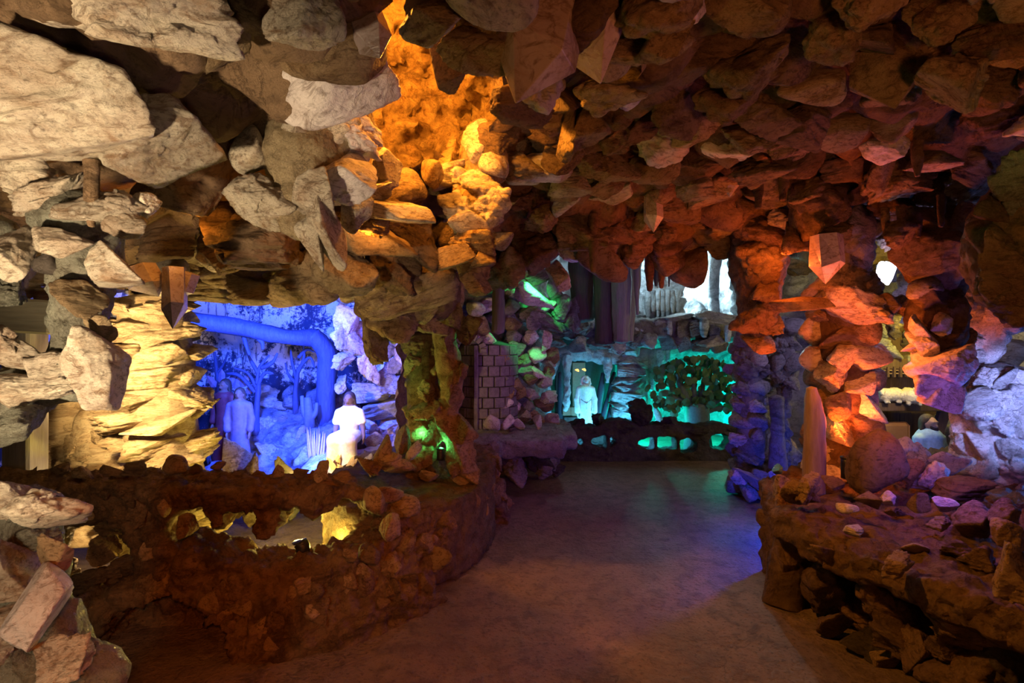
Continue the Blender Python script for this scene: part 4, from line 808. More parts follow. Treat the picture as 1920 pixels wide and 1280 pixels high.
t = thing('rock_bank', 'violet blue stone wall right of the seated white figure', 'rock wall', (-1.15, 5.2, .3))
for (px, py, d, w, h, k) in [(655, 640, 4.9, 60, 70, 'crag'), (650, 600, 4.9, 50, 60, 'boulder'), (645, 675, 4.9, 44, 40, 'crag'), (690, 690, 5.0, 40, 60, 'crag'), (700, 735, 5.2, 80, 40, 'slab'), (735, 720, 5.2, 60, 40, 'crag'), (715, 770, 5.2, 80, 40, 'slab'), (745, 755, 5.3, 50, 40, 'crag'), (690, 800, 5.2, 60, 40, 'crag'), (740, 800, 5.3, 60, 50, 'crag'), (710, 830, 5.1, 50, 50, 'cobble'), (735, 690, 5.3, 50, 50, 'crag'), (670, 620, 5.1, 60, 40, 'crag'), (685, 655, 5.2, 50, 44, 'crag'), (640, 720, 5.3, 30, 36, 'crag'), (725, 650, 5.4, 60, 60, 'lump'), (760, 660, 5.4, 50, 70, 'lump')]:
    rock(t, px, py, d, w, h, k, RND.choice(('pale_rock', 'quartz_grey')), RND.uniform(-20, 20))
for (px, py, d, w, h, lb) in [(548, 910, 4.3, 52, 130, 'pinkish white boulder behind the railing below the blue trees'), (678, 918, 4.2, 52, 130, 'round white boulder at the feet of the seated figure'), (445, 892, 4.4, 44, 155, 'upright amber stone before the blue standing figure'), (468, 923, 4.1, 36, 134, 'small amber stone at the foot of the upright amber stone'), (645, 932, 4.1, 60, 104, 'flat bright white stone below the pale leaves')]:
    tag(rock(None, px, py, d, w, h, 'boulder', 'pale_rock' if px > 500 else 'layered_rock', 0, name='boulder'), lb, 'boulder')
def tree_obj(name, label, limbs, mat, cat='tree', amp=.012, group=None):
    t = thing(name, label, cat, limbs[0][1][0], group)
    for nm, pts, rad in limbs: obj(nm, tube_mesh(nm, pts, rad, 14, 8, amp, .09, len(pts)*3, 7, .06), mat, t)
    return t
A = at
tree_obj('tree_sculpture', 'thick blue lit tree trunk with one long branch reaching left', [
 ('trunk', [A(625, 860, 5.4), A(612, 810, 5.4), A(612, 720, 5.4), A(612, 660, 5.4), A(585, 625, 5.3)], [.13, .10, .095, .10, .09]),
 ('branch', [A(592, 632, 5.35), A(545, 632, 5.2), A(490, 622, 5.1), A(430, 610, 5.0), A(345, 600, 4.8), A(300, 598, 4.7)], [.095, .075, .08, .085, .09, .08]),
 ('twig', [A(470, 625, 5.1), A(490, 640, 5.1), A(493, 655, 5.1)], [.03, .025, .015]), ('twig', [A(455, 620, 5.1), A(462, 648, 5.1), A(468, 665, 5.1)], [.03, .02, .012])], 'trunk_paint')
def painted_tree(label, x, y0, y1, d, brs, r=.045, mat='trunk_paint'):
    L = [('trunk', [A(x, y0, d), A(x-2, (y0+y1)/2, d), A(x+3, y1, d)], [r, r*.8, r*.5])]
    for (xa, ya, xb, yb, xc, yc) in brs: L.append(('branch', [A(xa, ya, d), A(xb, yb, d), A(xc, yc, d)], [r*.5, r*.4, r*.18]))
    return tree_obj('painted_tree', label, L, mat, amp=.006, group='trees of the blue grotto')
painted_tree('slender violet tree with forked crown beside the standing blue figures', 482, 860, 720, 5.3, [(480, 725, 465, 700, 440, 690), (482, 720, 486, 690, 505, 665), (480, 730, 495, 700, 512, 700), (478, 735, 450, 705, 425, 700), (484, 700, 470, 675, 462, 655), (490, 690, 510, 680, 520, 662)])
painted_tree('thin blue tree with curling crown left of the thick trunk', 556, 800, 690, 5.6, [(556, 710, 548, 680, 545, 655), (558, 700, 570, 670, 568, 645), (557, 695, 580, 670, 590, 690), (556, 720, 540, 700, 535, 680), (560, 670, 575, 655, 590, 660)], .04)
tree_obj('painted_tree', 'pale branching sapling on the far left of the mural', [('trunk', [A(405, 780, 5.7), A(408, 720, 5.7), A(402, 660, 5.7)], [.03, .025, .015]), ('branch', [A(407, 700, 5.7), A(420, 680, 5.7), A(428, 660, 5.7)], [.018, .014, .008])], 'trunk_paint', amp=.004, group='trees of the blue grotto')
tree_obj('cactus_sculpture', 'dark blue hand shaped cactus against the thick trunk', [('stem', [A(583, 825, 5.25), A(580, 790, 5.25), A(577, 745, 5.25)], [.05, .055, .035]), ('arm', [A(580, 790, 5.25), A(570, 772, 5.25), A(566, 742, 5.25)], [.035, .03, .018]), ('arm', [A(583, 785, 5.25), A(592, 772, 5.25), A(594, 755, 5.25)], [.03, .026, .016])], 'cactus', 'cactus', .004)
t = thing('reed_clump', 'pink tinted spiky reed clump left of the seated figure', 'plant', A(592, 860, 4.9))
for k in range(11):
    a = A(580+k*2.6, 858, 4.9); b = A(577+k*3.4+RND.uniform(-3, 3), RND.uniform(800, 815), 4.9+RND.uniform(-.1, .1))
    obj('reed', tube_mesh('reed', [a, (a+b)/2, b], [.012, .011, .002], 6, 2), 'pink_stone', t)
t = thing('leaf_plant', 'pale broad leaved plant behind the railing at the seated feet', 'plant', A(640, 890, 4.0))
lm = bpy.data.meshes.new('leaf'); lm.from_pydata([(0, 0, 0), (.25, .05, .22), (.2, .12, .7), (0, .1, 1), (-.2, .12, .7), (-.25, .05, .22), (0, -.04, .4)], [], [(0, 1, 6), (1, 2, 6), (2, 3, 6), (3, 4, 6), (4, 5, 6), (5, 0, 6)]); lm.update()
for k in range(9): obj('leaf', lm, 'pale_leaf', t, A(632+RND.uniform(-12, 22), 882, 4.08+RND.uniform(-.05, .05)), (RND.uniform(-.5, .2), RND.uniform(-1.2, 1.2), RND.uniform(-.8, .8)), (.10, .1, .13))

# figures: signed distance bodies grown as one skin
def figure(name, label, base, s, parts, rz=0, cat='statue', h=.012):
    """parts: (name, material, prims, blend) in figure units; the first part is the body, the others its children"""
    made = {}; t = thing(name, label, cat, base); c, sn = math.cos(rz), math.sin(rz)
    def tr(p): return (base[0]+s*(p[0]*c-p[1]*sn), base[1]+s*(p[0]*sn+p[1]*c), base[2]+s*p[2])
    for nm, mat, prims, k in parts:
        pr = []
        for p in prims:
            if p[0] == 'c': pr.append(('c', tr(p[1]), tr(p[2]), p[3]*s, p[4]*s))
            else: pr.append((p[0], tr(p[1]), tuple(q*s for q in p[2])) + tuple(x*s for x in p[3:]))
        up = t if nm not in ('face_detail', 'beard', 'belt', 'cord') else made[{'belt': 'robe', 'cord': 'shirt'}.get(nm, 'body')]
        made[nm] = obj(nm, blob_mesh(nm, pr, h*s, k*s), mat, up)
    return t
# units: standing height 1; the front of a figure faces -y
HEAD = [('e', (0, 0, .925), (.052, .060, .072)), ('e', (0, -.018, .895), (.038, .045, .040)), ('c', (0, -.060, .925), (0, -.066, .905), .008, .013), ('c', (0, .005, .88), (0, .012, .81), .032, .038), ('e', (.054, .004, .92), (.010, .018, .022)), ('e', (-.054, .004, .92), (.010, .018, .022)), ('c', (-.025, -.052, .94), (.025, -.052, .94), .012, .012)]
FACE = [('c', (-.022, -.058, .928), (-.018, -.060, .928), .008, .008), ('c', (.022, -.058, .928), (.018, -.060, .928), .008, .008), ('c', (-.018, -.062, .884), (.018, -.062, .884), .006, .006)]
HAIR = [('e', (0, .016, .945), (.062, .062, .066)), ('e', (0, .035, .90), (.058, .040, .085)), ('c', (.052, .01, .93), (.056, .02, .83), .018, .022), ('c', (-.052, .01, .93), (-.056, .02, .83), .018, .022)]
def hand(side, wx, wy, wz):
    """palm and five fingers below a wrist"""
    L = [('e', (wx, wy-.004, wz-.030), (.014, .024, .032))]
    for j, ln in enumerate((.030, .036, .038, .033)): 
        y = wy+.018-.0135*j; L += [('c', (wx, y, wz-.05), (wx-.004*side, y-.004, wz-.05-ln*.6), .0078, .007), ('c', (wx-.004*side, y-.004, wz-.05-ln*.6), (wx-.012*side, y-.008, wz-.05-ln), .007, .0058)]
    return L+[('c', (wx, wy-.02, wz-.022), (wx-.006*side, wy-.040, wz-.045), .009, .0065)]
def standing(name, label, base, s, robe, skin, hair, rz=0, extra=()):
    arms = [('c', (.105, 0, .78), (.135, -.01, .62), .034, .028), ('c', (.135, -.01, .62), (.128, -.045, .47), .027, .018), ('c', (-.105, 0, .78), (-.135, -.01, .62), .034, .028), ('c', (-.135, -.01, .62), (-.128, -.045, .47), .027, .018)]
    body = HEAD+arms+[('c', (0, 0, .80), (0, 0, .55), .085, .075), ('c', (.05, 0, .5), (.05, 0, .02), .05, .03), ('c', (-.05, 0, .5), (-.05, 0, .02), .05, .03), ('e', (.05, -.03, .012), (.03, .07, .02)), ('e', (-.05, -.03, .012), (.03, .07, .02))]+hand(1, .127, -.048, .465)+hand(-1, -.127, -.048, .465)
    cloth = [('c', (0, 0, .78), (0, 0, .54), .098, .085), ('e', (0, 0, .795), (.128, .062, .045)), ('c', (0, 0, .54), (0, 0, .07), .088, .135)] + [('c', (sd*.108, 0, .785), (sd*.138, -.01, .62), .043, .039) for sd in (1, -1)]+[('c', (sd*.138, -.01, .62), (sd*.131, -.04, .50), .038, .042) for sd in (1, -1)]
    return figure(name, label, base, s, [('body', skin, body, .012), ('robe', robe, cloth, .03), ('hair', hair, HAIR, .015), ('face_detail', 'dark_hair', FACE, .002)]+list(extra), rz)
standing('statue', 'standing robed figure with hooded hair at left of blue grotto', A(449, 880, 4.9), .78, 'violet_cloth', 'dark_skin', 'dark_hair', .2)
standing('statue', 'taller robed figure standing behind the hooded figure in blue grotto', A(421, 868, 5.25), .86, 'red_cloth', 'dark_skin', 'dark_hair', -.3)
t = thing('palm_plant', 'jagged palm leaves above the two standing blue figures', 'plant', A(415, 720, 5.35))
for (px, py, r) in [(405, 712, -40), (415, 706, 0), (428, 708, 30), (400, 722, -70), (450, 712, 35), (460, 722, 60), (440, 716, 10)]:
    o = obj('leaf', lm, 'violet_cloth', t, A(px, py+14, 5.35), (0, math.radians(r), 0), (.16, .1, .16))
# the seated white figure
def seated(base, s):
    body = HEAD+[('c', (0, 0, .80), (0, .01, .55), .085, .085), ('c', (.07, 0, .53), (.085, -.24, .53), .06, .055), ('c', (-.07, 0, .53), (-.085, -.24, .53), .06, .055), ('c', (.085, -.24, .53), (.08, -.22, .16), .05, .035), ('c', (-.085, -.24, .53), (-.08, -.22, .16), .05, .035), ('e', (.08, -.26, .15), (.032, .07, .022)), ('e', (-.08, -.26, .15), (.032, .07, .022)),
      ('c', (.115, 0, .77), (.155, -.03, .63), .034, .028), ('c', (.155, -.03, .63), (.19, -.12, .545), .026, .018), ('c', (-.115, 0, .77), (-.145, 0, .62), .034, .028), ('c', (-.145, 0, .62), (-.135, -.08, .53), .026, .018)]+hand(1, .195, -.13, .555)+hand(-1, -.135, -.09, .535)
    shirt = [('c', (0, 0, .78), (0, .01, .56), .10, .10), ('e', (0, 0, .79), (.14, .065, .048)), ('c', (.112, 0, .775), (.14, -.012, .69), .045, .045), ('c', (-.112, 0, .775), (-.138, 0, .69), .045, .045)]
    skirt = [('c', (.06, 0, .53), (.085, -.24, .535), .078, .070), ('c', (-.06, 0, .53), (-.085, -.24, .535), .078, .070), ('c', (.082, -.245, .50), (.085, -.235, .19), .070, .080), ('c', (-.082, -.245, .50), (-.085, -.235, .19), .070, .080), ('b', (0, -.23, .36), (.06, .06, .17), .03)]
    cord = [('c', (0, -.098, .76), (.015, -.10, .70), .006, .006), ('c', (.015, -.10, .70), (0, -.105, .60), .006, .006), ('c', (-.06, -.085, .57), (.06, -.085, .57), .008, .008)]
    return figure('statue', 'seated white clothed figure with dark head in the blue grotto', base, s, [('body', 'dark_skin', body, .012), ('shirt', 'white_cloth', shirt, .03), ('skirt', 'white_cloth', skirt, .03), ('hair', 'dark_hair', HAIR, .015), ('face_detail', 'dark_hair', FACE, .002), ('cord', 'line_dark', cord, .003)])
seated(A(655, 909, 4.75), .86)
t = thing('stool_rock', 'dark block seat under the seated white figure', 'rock', A(655, 900, 4.9))
rock(t, 655, 850, 4.98, 60, 90, 'boulder', 'dark_rock', 0); rock(t, 628, 850, 4.9, 26, 70, 'boulder', 'dark_rock', 0)

# ------------------------------------------------------------ brick tower
t = thing('brick_tower', 'dim violet brick tower with arched slit left of the passage', 'tower', A(900, 845, 5.55))
cx, cy, rad_ = A(912, 0, 5.75).x, 5.85, .33
obj('core', tube_mesh('core', [(cx, cy, .25), (cx, cy, .8), (cx, cy, 1.46)], [rad_-.02]*3, 32, 3), 'niche_dark', t)
bme = box_mesh('brick', .058, .025, .053, .006)
for r in range(10):
    for k in range(17):
        a = 2*PI*(k+.5*(r % 2))/17
        if math.sin(a) > .45: continue
        o = obj('brick', bme, 'brick', t, (cx+math.cos(a)*rad_, cy+math.sin(a)*rad_, .38+r*.114), (0, 0, a+PI/2))
o = obj('pier', box_mesh('pier', .025, .04, .56, .01), 'brick', t, (cx-.10, cy-.34, .90))
for k in range(9):
    a = PI*k/8; rr = .17
    obj('arch_stone', box_mesh('arch_stone', .035, .03, .022, .004), 'brick', t, (cx-.17+math.cos(a)*rr*.9, cy-.36, 1.40+math.sin(a)*rr*.9), (0, -a, 0))
t = thing('rock_pile', 'violet stones heaped around the brick tower and passage corner', 'rock pile', A(960, 850, 5.6))
fill(t, 880, 560, 1040, 665, 5.6, 34, ('crag', 'boulder', 'cobble'), ('quartz_grey', 'tan_rock', 'grey_rock'), d1=6.0)
fill(t, 935, 660, 1045, 790, 5.7, 26, ('crag', 'boulder', 'cobble'), ('quartz_grey', 'grey_rock', 'tan_rock'), d1=6.1, dj=.1)
fill(t, 920, 780, 1030, 815, 5.3, 26, ('boulder', 'cobble'), ('quartz_grey', 'grey_rock'), d1=5.7)
# the dark ledge below it
LG = thing('stone_ledge', 'dusky violet stone ledge on stacked rocks along the left of path', 'stone ledge', A(965, 900, 5.3))
obj('slab', blob_mesh('slab', [('b', (.02, 5.55, .44), (.52, .55, .09), .05), ('b', (.35, 5.9, .44), (.35, .55, .09), .05), ('b', (-.45, 5.3, .46), (.35, .5, .09), .05)], .03, .06, rough(.03, .12, 8, .8)), 'grey_rock', LG)
for (px, py, d, w, h) in [(1010, 855, 5.4, 60, 60), (1035, 850, 5.55, 50, 60), (965, 880, 5.1, 60, 50), (990, 850, 5.5, 46, 40), (930, 870, 5.2, 60, 50), (1040, 880, 5.6, 36, 30), (1015, 880, 5.4, 46, 40), (915, 885, 5.1, 40, 30)]:
    rock(LG, px, py, d, w, h, 'lump', RND.choice(('grey_rock', 'dark_rock')), RND.uniform(-10, 10))
# ------------------------------------------------------------ far railing
def far_rail(P):
    x, y, z = P.T; w = .05*fbm(np.stack((x*4, y*0, z*4), 1), 3, 41)
    d = np.maximum(np.abs(y-6.55)-.13, z-.46-.05*fbm(np.stack((x*5, x*0, x*0), 1), 3, 5)-.05*np.exp(-((x-1.35)/.15)**2))
    for (a, b, ra, rb) in ((1.16, .24, .16, .075), (1.86, .22, .30, .085), (2.62, .24, .14, .10), (2.2, .19, .12, .09), (.86, .24, .03, .04)):
        h = e2(x, z, a, b, ra, rb)+w*.5
        for tx in (1.18, 1.78, 2.06): h = np.maximum(h, -(np.abs(x-tx-.03)-.022))
        d = np.maximum(d, -h)
    return np.maximum(d, -z-.02)*.8
V, Q = surface_nets(far_rail, (.45, 6.3, -.04), (3.0, 6.8, .7), .022)
me = mesh_np('rail_body', V, Q); displace(me, rough(.02, .09, 4, .8))
FR = thing('stone_railing', 'dark low stone railing with openings before the far cyan grotto', 'railing', (1.7, 6.55, 0)); obj('rail_body', me, 'dark_rock', FR)
for (px, py, w, h) in [(1085, 795, 26, 24), (1125, 788, 40, 28), (1200, 780, 50, 50), (1195, 760, 36, 26), (1258, 792, 44, 30), (1240, 800, 30, 20), (1160, 805, 40, 20), (1300, 808, 60, 20), (1360, 806, 50, 20), (1068, 800, 20, 20), (1180, 800, 40, 30)]:
    rock(FR, px, py, 6.5, w, h, RND.choice(('crag', 'lump')), 'dark_rock', RND.uniform(-10, 10))
# ------------------------------------------------------------ the robed figure in its niche
standing_base = A(1098, 812, 7.25)
robe = [('c', (0, 0, .80), (0, 0, .52), .10, .095), ('e', (0, 0, .80), (.15, .07, .05)), ('c', (0, 0, .52), (0, 0, .02), .10, .135), ('c', (.122, 0, .78), (.158, -.015, .60), .045, .045), ('c', (.158, -.015, .60), (.15, -.06, .40), .044, .05), ('c', (-.122, 0, .78), (-.158, -.015, .60), .045, .045), ('c', (-.158, -.015, .60), (-.15, -.06, .40), .044, .05)]
hood = [('e', (0, .03, .925), (.088, .06, .098)), ('c', (.07, 0, .96), (.078, -.02, .88), .018, .02), ('c', (-.07, 0, .96), (-.078, -.02, .88), .018, .02), ('c', (.078, -.02, .88), (.03, -.05, .83), .02, .018), ('c', (-.078, -.02, .88), (-.03, -.05, .83), .02, .018), ('c', (.07, 0, .96), (.03, .0, 1.0), .018, .018), ('c', (-.07, 0, .96), (-.03, .0, 1.0), .018, .018), ('c', (-.03, 0, 1.0), (.03, 0, 1.0), .018, .018)]
hand2 = hand(1, .148, -.07, .37)+hand(-1, -.148, -.07, .37)
belt = [('c', (-.085, -.06, .60), (0, -.115, .545), .007, .007), ('c', (.085, -.06, .60), (0, -.115, .545), .007, .007), ('c', (0, -.118, .54), (-.005, -.125, .44), .006, .006), ('c', (.085, -.06, .60), (.10, .0, .62), .007, .007), ('c', (-.085, -.06, .60), (-.10, .0, .62), .007, .007), ('c', (-.045, -.075, .86), (0, -.10, .80), .006, .006), ('c', (.045, -.075, .86), (0, -.10, .80), .006, .006)]
figure('statue', 'white hooded robed figure standing in the far cyan niche', standing_base, .80, [('body', 'pale_stone', HEAD+hand2+[('c', (0, 0, .8), (0, 0, .1), .06, .06)], .012), ('robe', 'white_cloth', robe, .03), ('hood', 'white_cloth', hood, .012), ('face_detail', 'line_dark', FACE, .002), ('belt', 'line_dark', belt, .003)], 0, h=.011)
tag(obj('rock_shelf', blob_mesh('rock_shelf', [('b', (1.02, 7.42, .06), (.5, .38, .11), .05), ('b', (.9, 7.62, .16), (.16, .1, .12), .04)], .025, .04, rough(.02, .1, 7, .8)), 'dark_rock'), 'low dark rock shelf under the hooded figure and tan boxes', 'rock')
t = thing('halo_lamp', 'pair of tiny amber lamps above the hooded figure', 'lamp', A(1090, 695, 7.6))
for (px, py) in ((1082, 694), (1095, 693)): obj('bulb', ROCKS['cobble'][0], 'lens_amber', t, A(px, py, 7.55), None, (.03, .03, .022))
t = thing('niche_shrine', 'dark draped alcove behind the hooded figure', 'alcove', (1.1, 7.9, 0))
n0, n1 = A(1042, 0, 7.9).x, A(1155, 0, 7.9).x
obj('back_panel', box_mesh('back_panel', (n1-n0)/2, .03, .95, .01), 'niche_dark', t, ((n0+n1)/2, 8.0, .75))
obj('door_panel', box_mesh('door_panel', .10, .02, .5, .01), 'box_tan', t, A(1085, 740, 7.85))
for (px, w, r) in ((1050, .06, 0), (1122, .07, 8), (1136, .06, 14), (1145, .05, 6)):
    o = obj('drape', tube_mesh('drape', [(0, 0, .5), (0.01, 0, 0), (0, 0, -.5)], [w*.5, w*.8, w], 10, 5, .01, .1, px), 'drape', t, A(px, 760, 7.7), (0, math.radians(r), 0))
for (px, py, w, h, m) in ((1062, 770, 15, 16, 'box_tan'), (1077, 770, 15, 16, 'box_tan'), (1070, 788, 26, 14, 'grey_rock')):
    tag(obj('box', box_mesh('box', w/2*7.6/F, .06, h/2*7.6/F, .008), m, None, A(px, py, 7.6)), {1062: 'left tan box stacked beside the hooded figure', 1077: 'right tan box touching the hooded figure', 1070: 'grey block under the two tan boxes'}[px], 'box')
# icy rock around the niche
t = thing('rock_arch', 'pale cyan crusted arch over the niche of the hooded figure', 'rock arch', A(1098, 800, 7.4))
for nm, pts, rr in [('arch_band', [A(1020, 700, 7.3), A(1035, 668, 7.3), A(1070, 662, 7.3), A(1110, 665, 7.3), A(1150, 668, 7.35), A(1170, 640, 7.4), A(1220, 640, 7.4)], [.07, .10, .11, .11, .11, .10, .09]), ('drip', [A(1063, 665, 7.2), A(1063, 700, 7.2), A(1064, 735, 7.2), A(1062, 768, 7.2)], [.06, .05, .05, .025]), ('drip', [A(1138, 668, 7.25), A(1139, 690, 7.25), A(1138, 716, 7.25)], [.065, .06, .02]), ('drip', [A(1024, 690, 7.2), A(1024, 740, 7.2), A(1028, 790, 7.2)], [.07, .05, .02]), ('drip', [A(1045, 670, 7.25), A(1034, 700, 7.25), A(1028, 730, 7.25)], [.07, .05, .03])]:
    obj(nm, tube_mesh(nm, pts, rr, 18, 9, .035, .05, int(pts[0].x*50)), 'ice_rock', t)
pillar('rock_formation', 'white cyan frilled ice like column right of the hooded figure', 1178, 640, 815, 7.4, 62, 56, 16, 3, ('slab', 'crag'), ('ice_rock',), 'ice_rock', wk=1.3, hr=(.9, 1.3))
t = thing('drip_curtain', 'teal dripstone curtain hanging left of the dark tree', 'dripstone', A(1220, 660, 7.5))
for (px, y1, w) in ((1205, 745, .10), (1222, 730, .09), (1238, 715, .08), (1250, 700, .06), (1212, 760, .06)):
    obj('drip', tube_mesh('drip', [A(px, 655, 7.5), A(px, (655+y1)/2, 7.5), A(px, y1, 7.5)], [w, w*.8, w*.25], 14, 9, .025, .05, px), 'ice_rock', t)
o = obj('rock_stump', tube_mesh('rock_stump', [A(1238, 812, 7.2), A(1235, 785, 7.2), A(1228, 765, 7.2)], [.06, .05, .03], 14, 6, .02, .06, 3), 'ice_rock'); tag(o, 'bright teal stone stump between railing rocks and dark tree', 'rock')
# teal tree
tb = A(1308, 825, 7.1)
L = [('trunk', [A(1308, 845, 7.1), A(1308, 790, 7.1), A(1306, 758, 7.1)], [.19, .165, .17])]
for (xa, ya, xb, yb, xc, yc, r) in ((1298, 765, 1280, 735, 1270, 700, .09), (1316, 765, 1330, 740, 1345, 700, .09), (1300, 760, 1265, 745, 1240, 735, .06), (1318, 765, 1350, 748, 1375, 738, .05), (1304, 765, 1300, 725, 1300, 690, .06), (1310, 760, 1318, 720, 1325, 690, .05), (1318, 775, 1350, 765, 1370, 770, .04)):
    L.append(('branch', [A(xa, ya, 7.1), A(xb, yb, 7.08), A(xc, yc, 7.05)], [r, r*.7, r*.3]))
tt = tree_obj('tree_sculpture', 'dark broad tree with round leaves in teal light', L, 'tree_teal')
RT = random.Random(4)
lr = bpy.data.meshes.new('leaf'); lr.from_pydata([(0, 0, 0)]+[(math.cos(q*PI/4)*.5, .08, math.sin(q*PI/4)*.5) for q in range(8)], [], [(0, 1+q, 1+(q+1) % 8) for q in range(8)]); lr.update()
for k in range(300):
    a = RT.uniform(0, 2*PI); r = RT.random()**.4; x = 1305+r*math.cos(a)*90; y = 728+r*math.sin(a)*58
    if y > 762 and 1270 < x < 1345: continue
    if y > 782: continue
    sz = RT.uniform(.035, .06)
    obj('leaf', lr, 'leaf_green', tt, A(x, y, 7.0+RT.uniform(-.12, .2)), (RT.uniform(-.6, .6), RT.uniform(0, 6.28), RT.uniform(-.6, .6)), (sz*2.2, sz*2, sz*2))
# ------------------------------------------------------------ the band of rock over the far grotto and the upper opening
t = thing('rock_ledge', 'rocky shelf spanning above the far niche and tree', 'rock ledge', A(1200, 620, 7.0))
obj('shelf', blob_mesh('shelf', [('b', (1.35, 7.15, 1.68), (1.5, .35, .13), .08), ('b', (2.2, 7.2, 1.66), (.8, .35, .12), .08), ('b', (1.8, 7.9, 1.72), (1.6, .65, .07), .06)], .045, .08, rough(.06, .16, 6, .9)), 'grey_rock', t)  # rear box added to stop white light leaking down behind the shelf
fill(t, 1000, 600, 1390, 650, 6.85, 32, ('crag', 'lump', 'slab'), ('grey_rock', 'ice_rock', 'grey_rock'), dj=.08)
fill(t, 920, 560, 1080, 620, 6.4, 34, ('crag', 'lump'), ('grey_rock', 'tan_rock'), dj=.1)
rock(t, 1335, 640, 6.7, 56, 24, 'crag', 'quartz', 0); rock(t, 1270, 595, 6.9, 70, 18, 'shard', 'grey_rock', 0); rock(t, 1340, 598, 6.8, 90, 30, 'slab', 'pale_rock', -8)
for (px, y0, y1, d, w) in [(1320, 595, 632, 6.7, .065), (1255, 598, 630, 6.8, .045), (1365, 610, 640, 6.6, .05)]:
    obj('drip', tube_mesh('drip', [A(px, y0, d), A(px, (y0+y1)/2, d), A(px, y1, d)], [w*.8, w, w*.4], 12, 6, .012, .05, px), 'ice_rock', t)
t = thing('dripstone_bank', 'pale blue crusted stone face in the upper far opening', 'dripstone', A(1240, 600, 7.6))
obj('face', blob_mesh('face', [('b', A(1235, 555, 7.75), (.36, .15, .40), .08)], .035, .06, rough(.07, .12, 9, 1.0)), 'ice_rock', t)
for k in range(7): obj('drip', tube_mesh('drip', [A(1215+k*9, 545, 7.55), A(1215+k*9, 570, 7.55), A(1216+k*9, 600-RND.uniform(0, 20), 7.55)], [.05, .05, .02], 10, 5, .015, .04, k), 'ice_rock', t)
o = obj('ice_formation', tube_mesh('ice_formation', [A(1338, 600, 7.7), A(1338, 560, 7.7), A(1336, 520, 7.7), A(1340, 470, 7.7)], [.10, .08, .10, .12], 14, 8, .02, .08, 3), 'ice_rock'); tag(o, 'brilliant white column in the upper right opening', 'column')
o = obj('rock_block', make_rock('crag', 77, 4), 'ice_rock', None, A(1350, 545, 8.2), None, (.45, .15, .6)); tag(o, 'brightly lit white rock behind the brilliant white column', 'rock')
# logs hanging from the far roof
for (px, y0, y1, d, w, m, lb) in [(1092, 480, 600, 6.2, .17, 'dark_bark', 'leftmost thick dark hanging log'), (1135, 490, 645, 6.0, .14, 'dark_bark', 'long dark hanging log reaching the shelf'), (1165, 500, 640, 5.9, .12, 'bark', 'ribbed greenish hanging log right of the long dark one'), (1195, 470, 590, 5.8, .055, 'bark', 'thin green lit hanging log'), (1180, 550, 640, 6.1, .07, 'bark', 'pale blue edged hanging log stub'), (1230, 495, 535, 6.0, .025, 'dark_bark', 'short thin hanging log left before the pale stone face'), (1254, 500, 537, 6.0, .025, 'dark_bark', 'short thin hanging log right before the pale stone face'), (934, 535, 622, 5.2, .07, 'dark_bark', 'pointed dark log hanging over the violet rocks')]:
    a, b = A(px, y0-90, d), A(px, y1, d)
    o = obj('hanging_log', tube_mesh('hanging_log', [a, a+(b-a)*.5, b], [w, w*.95, w*(.75 if w > .06 else .3)], 22, 12, .02, .12, px, 9, .10), m); tag(o, lb, 'log', 'logs hanging from the far roof')
# green lit hollow
t = thing('rock_pile', 'green lit rocks around a glowing hollow under the far roof', 'rock pile', A(1000, 560, 6.3))
for (px, py, d, w, h, k) in [(1000, 553, 5.5, 76, 46, 'boulder'), (1040, 545, 6.0, 40, 50, 'crag'), (1050, 580, 6.0, 50, 50, 'lump'), (1000, 590, 6.0, 70, 30, 'crag'), (965, 560, 6.0, 40, 40, 'crag'), (1025, 600, 5.9, 60, 40, 'lump'), (1075, 590, 6.1, 40, 70, 'crag'), (1010, 520, 6.1, 50, 26, 'crag'), (945, 590, 5.9, 60, 50, 'crag')]:
    rock(t, px, py, d, w, h, k, 'pale_rock' if px == 1000 else 'grey_rock', RND.uniform(-20, 20))
# ------------------------------------------------------------ cobbles at the right end of the path
t = thing('rock_pile', 'violet cobbles spilling over the floor at the foot of far right pillar', 'rock pile', A(1430, 910, 4.8))
fill(t, 1385, 880, 1470, 925, 4.7, 30, ('cobble', 'boulder'), ('grey_rock', 'pale_rock'), dj=.15)
rock(t, 1478, 862, 5.25, 60, 60, 'lump', 'grey_rock'); rock(t, 1420, 908, 4.6, 100, 40, 'shard', 'grey_rock', -25)
fill(t, 1375, 640, 1420, 700, 5.1, 26, ('cobble',), ('grey_rock', 'pale_rock'))
o = obj('rock_post', tube_mesh('rock_post', [A(1459, 895, 4.7), A(1457, 850, 4.7), A(1458, 800, 4.7), A(1455, 745, 4.7)], [.09, .07, .055, .06], 14, 8, .02, .07, 2), 'grey_rock'); tag(o, 'slender blue grey rough post before the amber lit stack', 'post')
o = rock(None, 1480, 828, 5.3, 26, 26, 'boulder', 'layered_rock', 0, name='boulder'); tag(o, 'amber lit stone glowing right of the slender grey post', 'boulder')
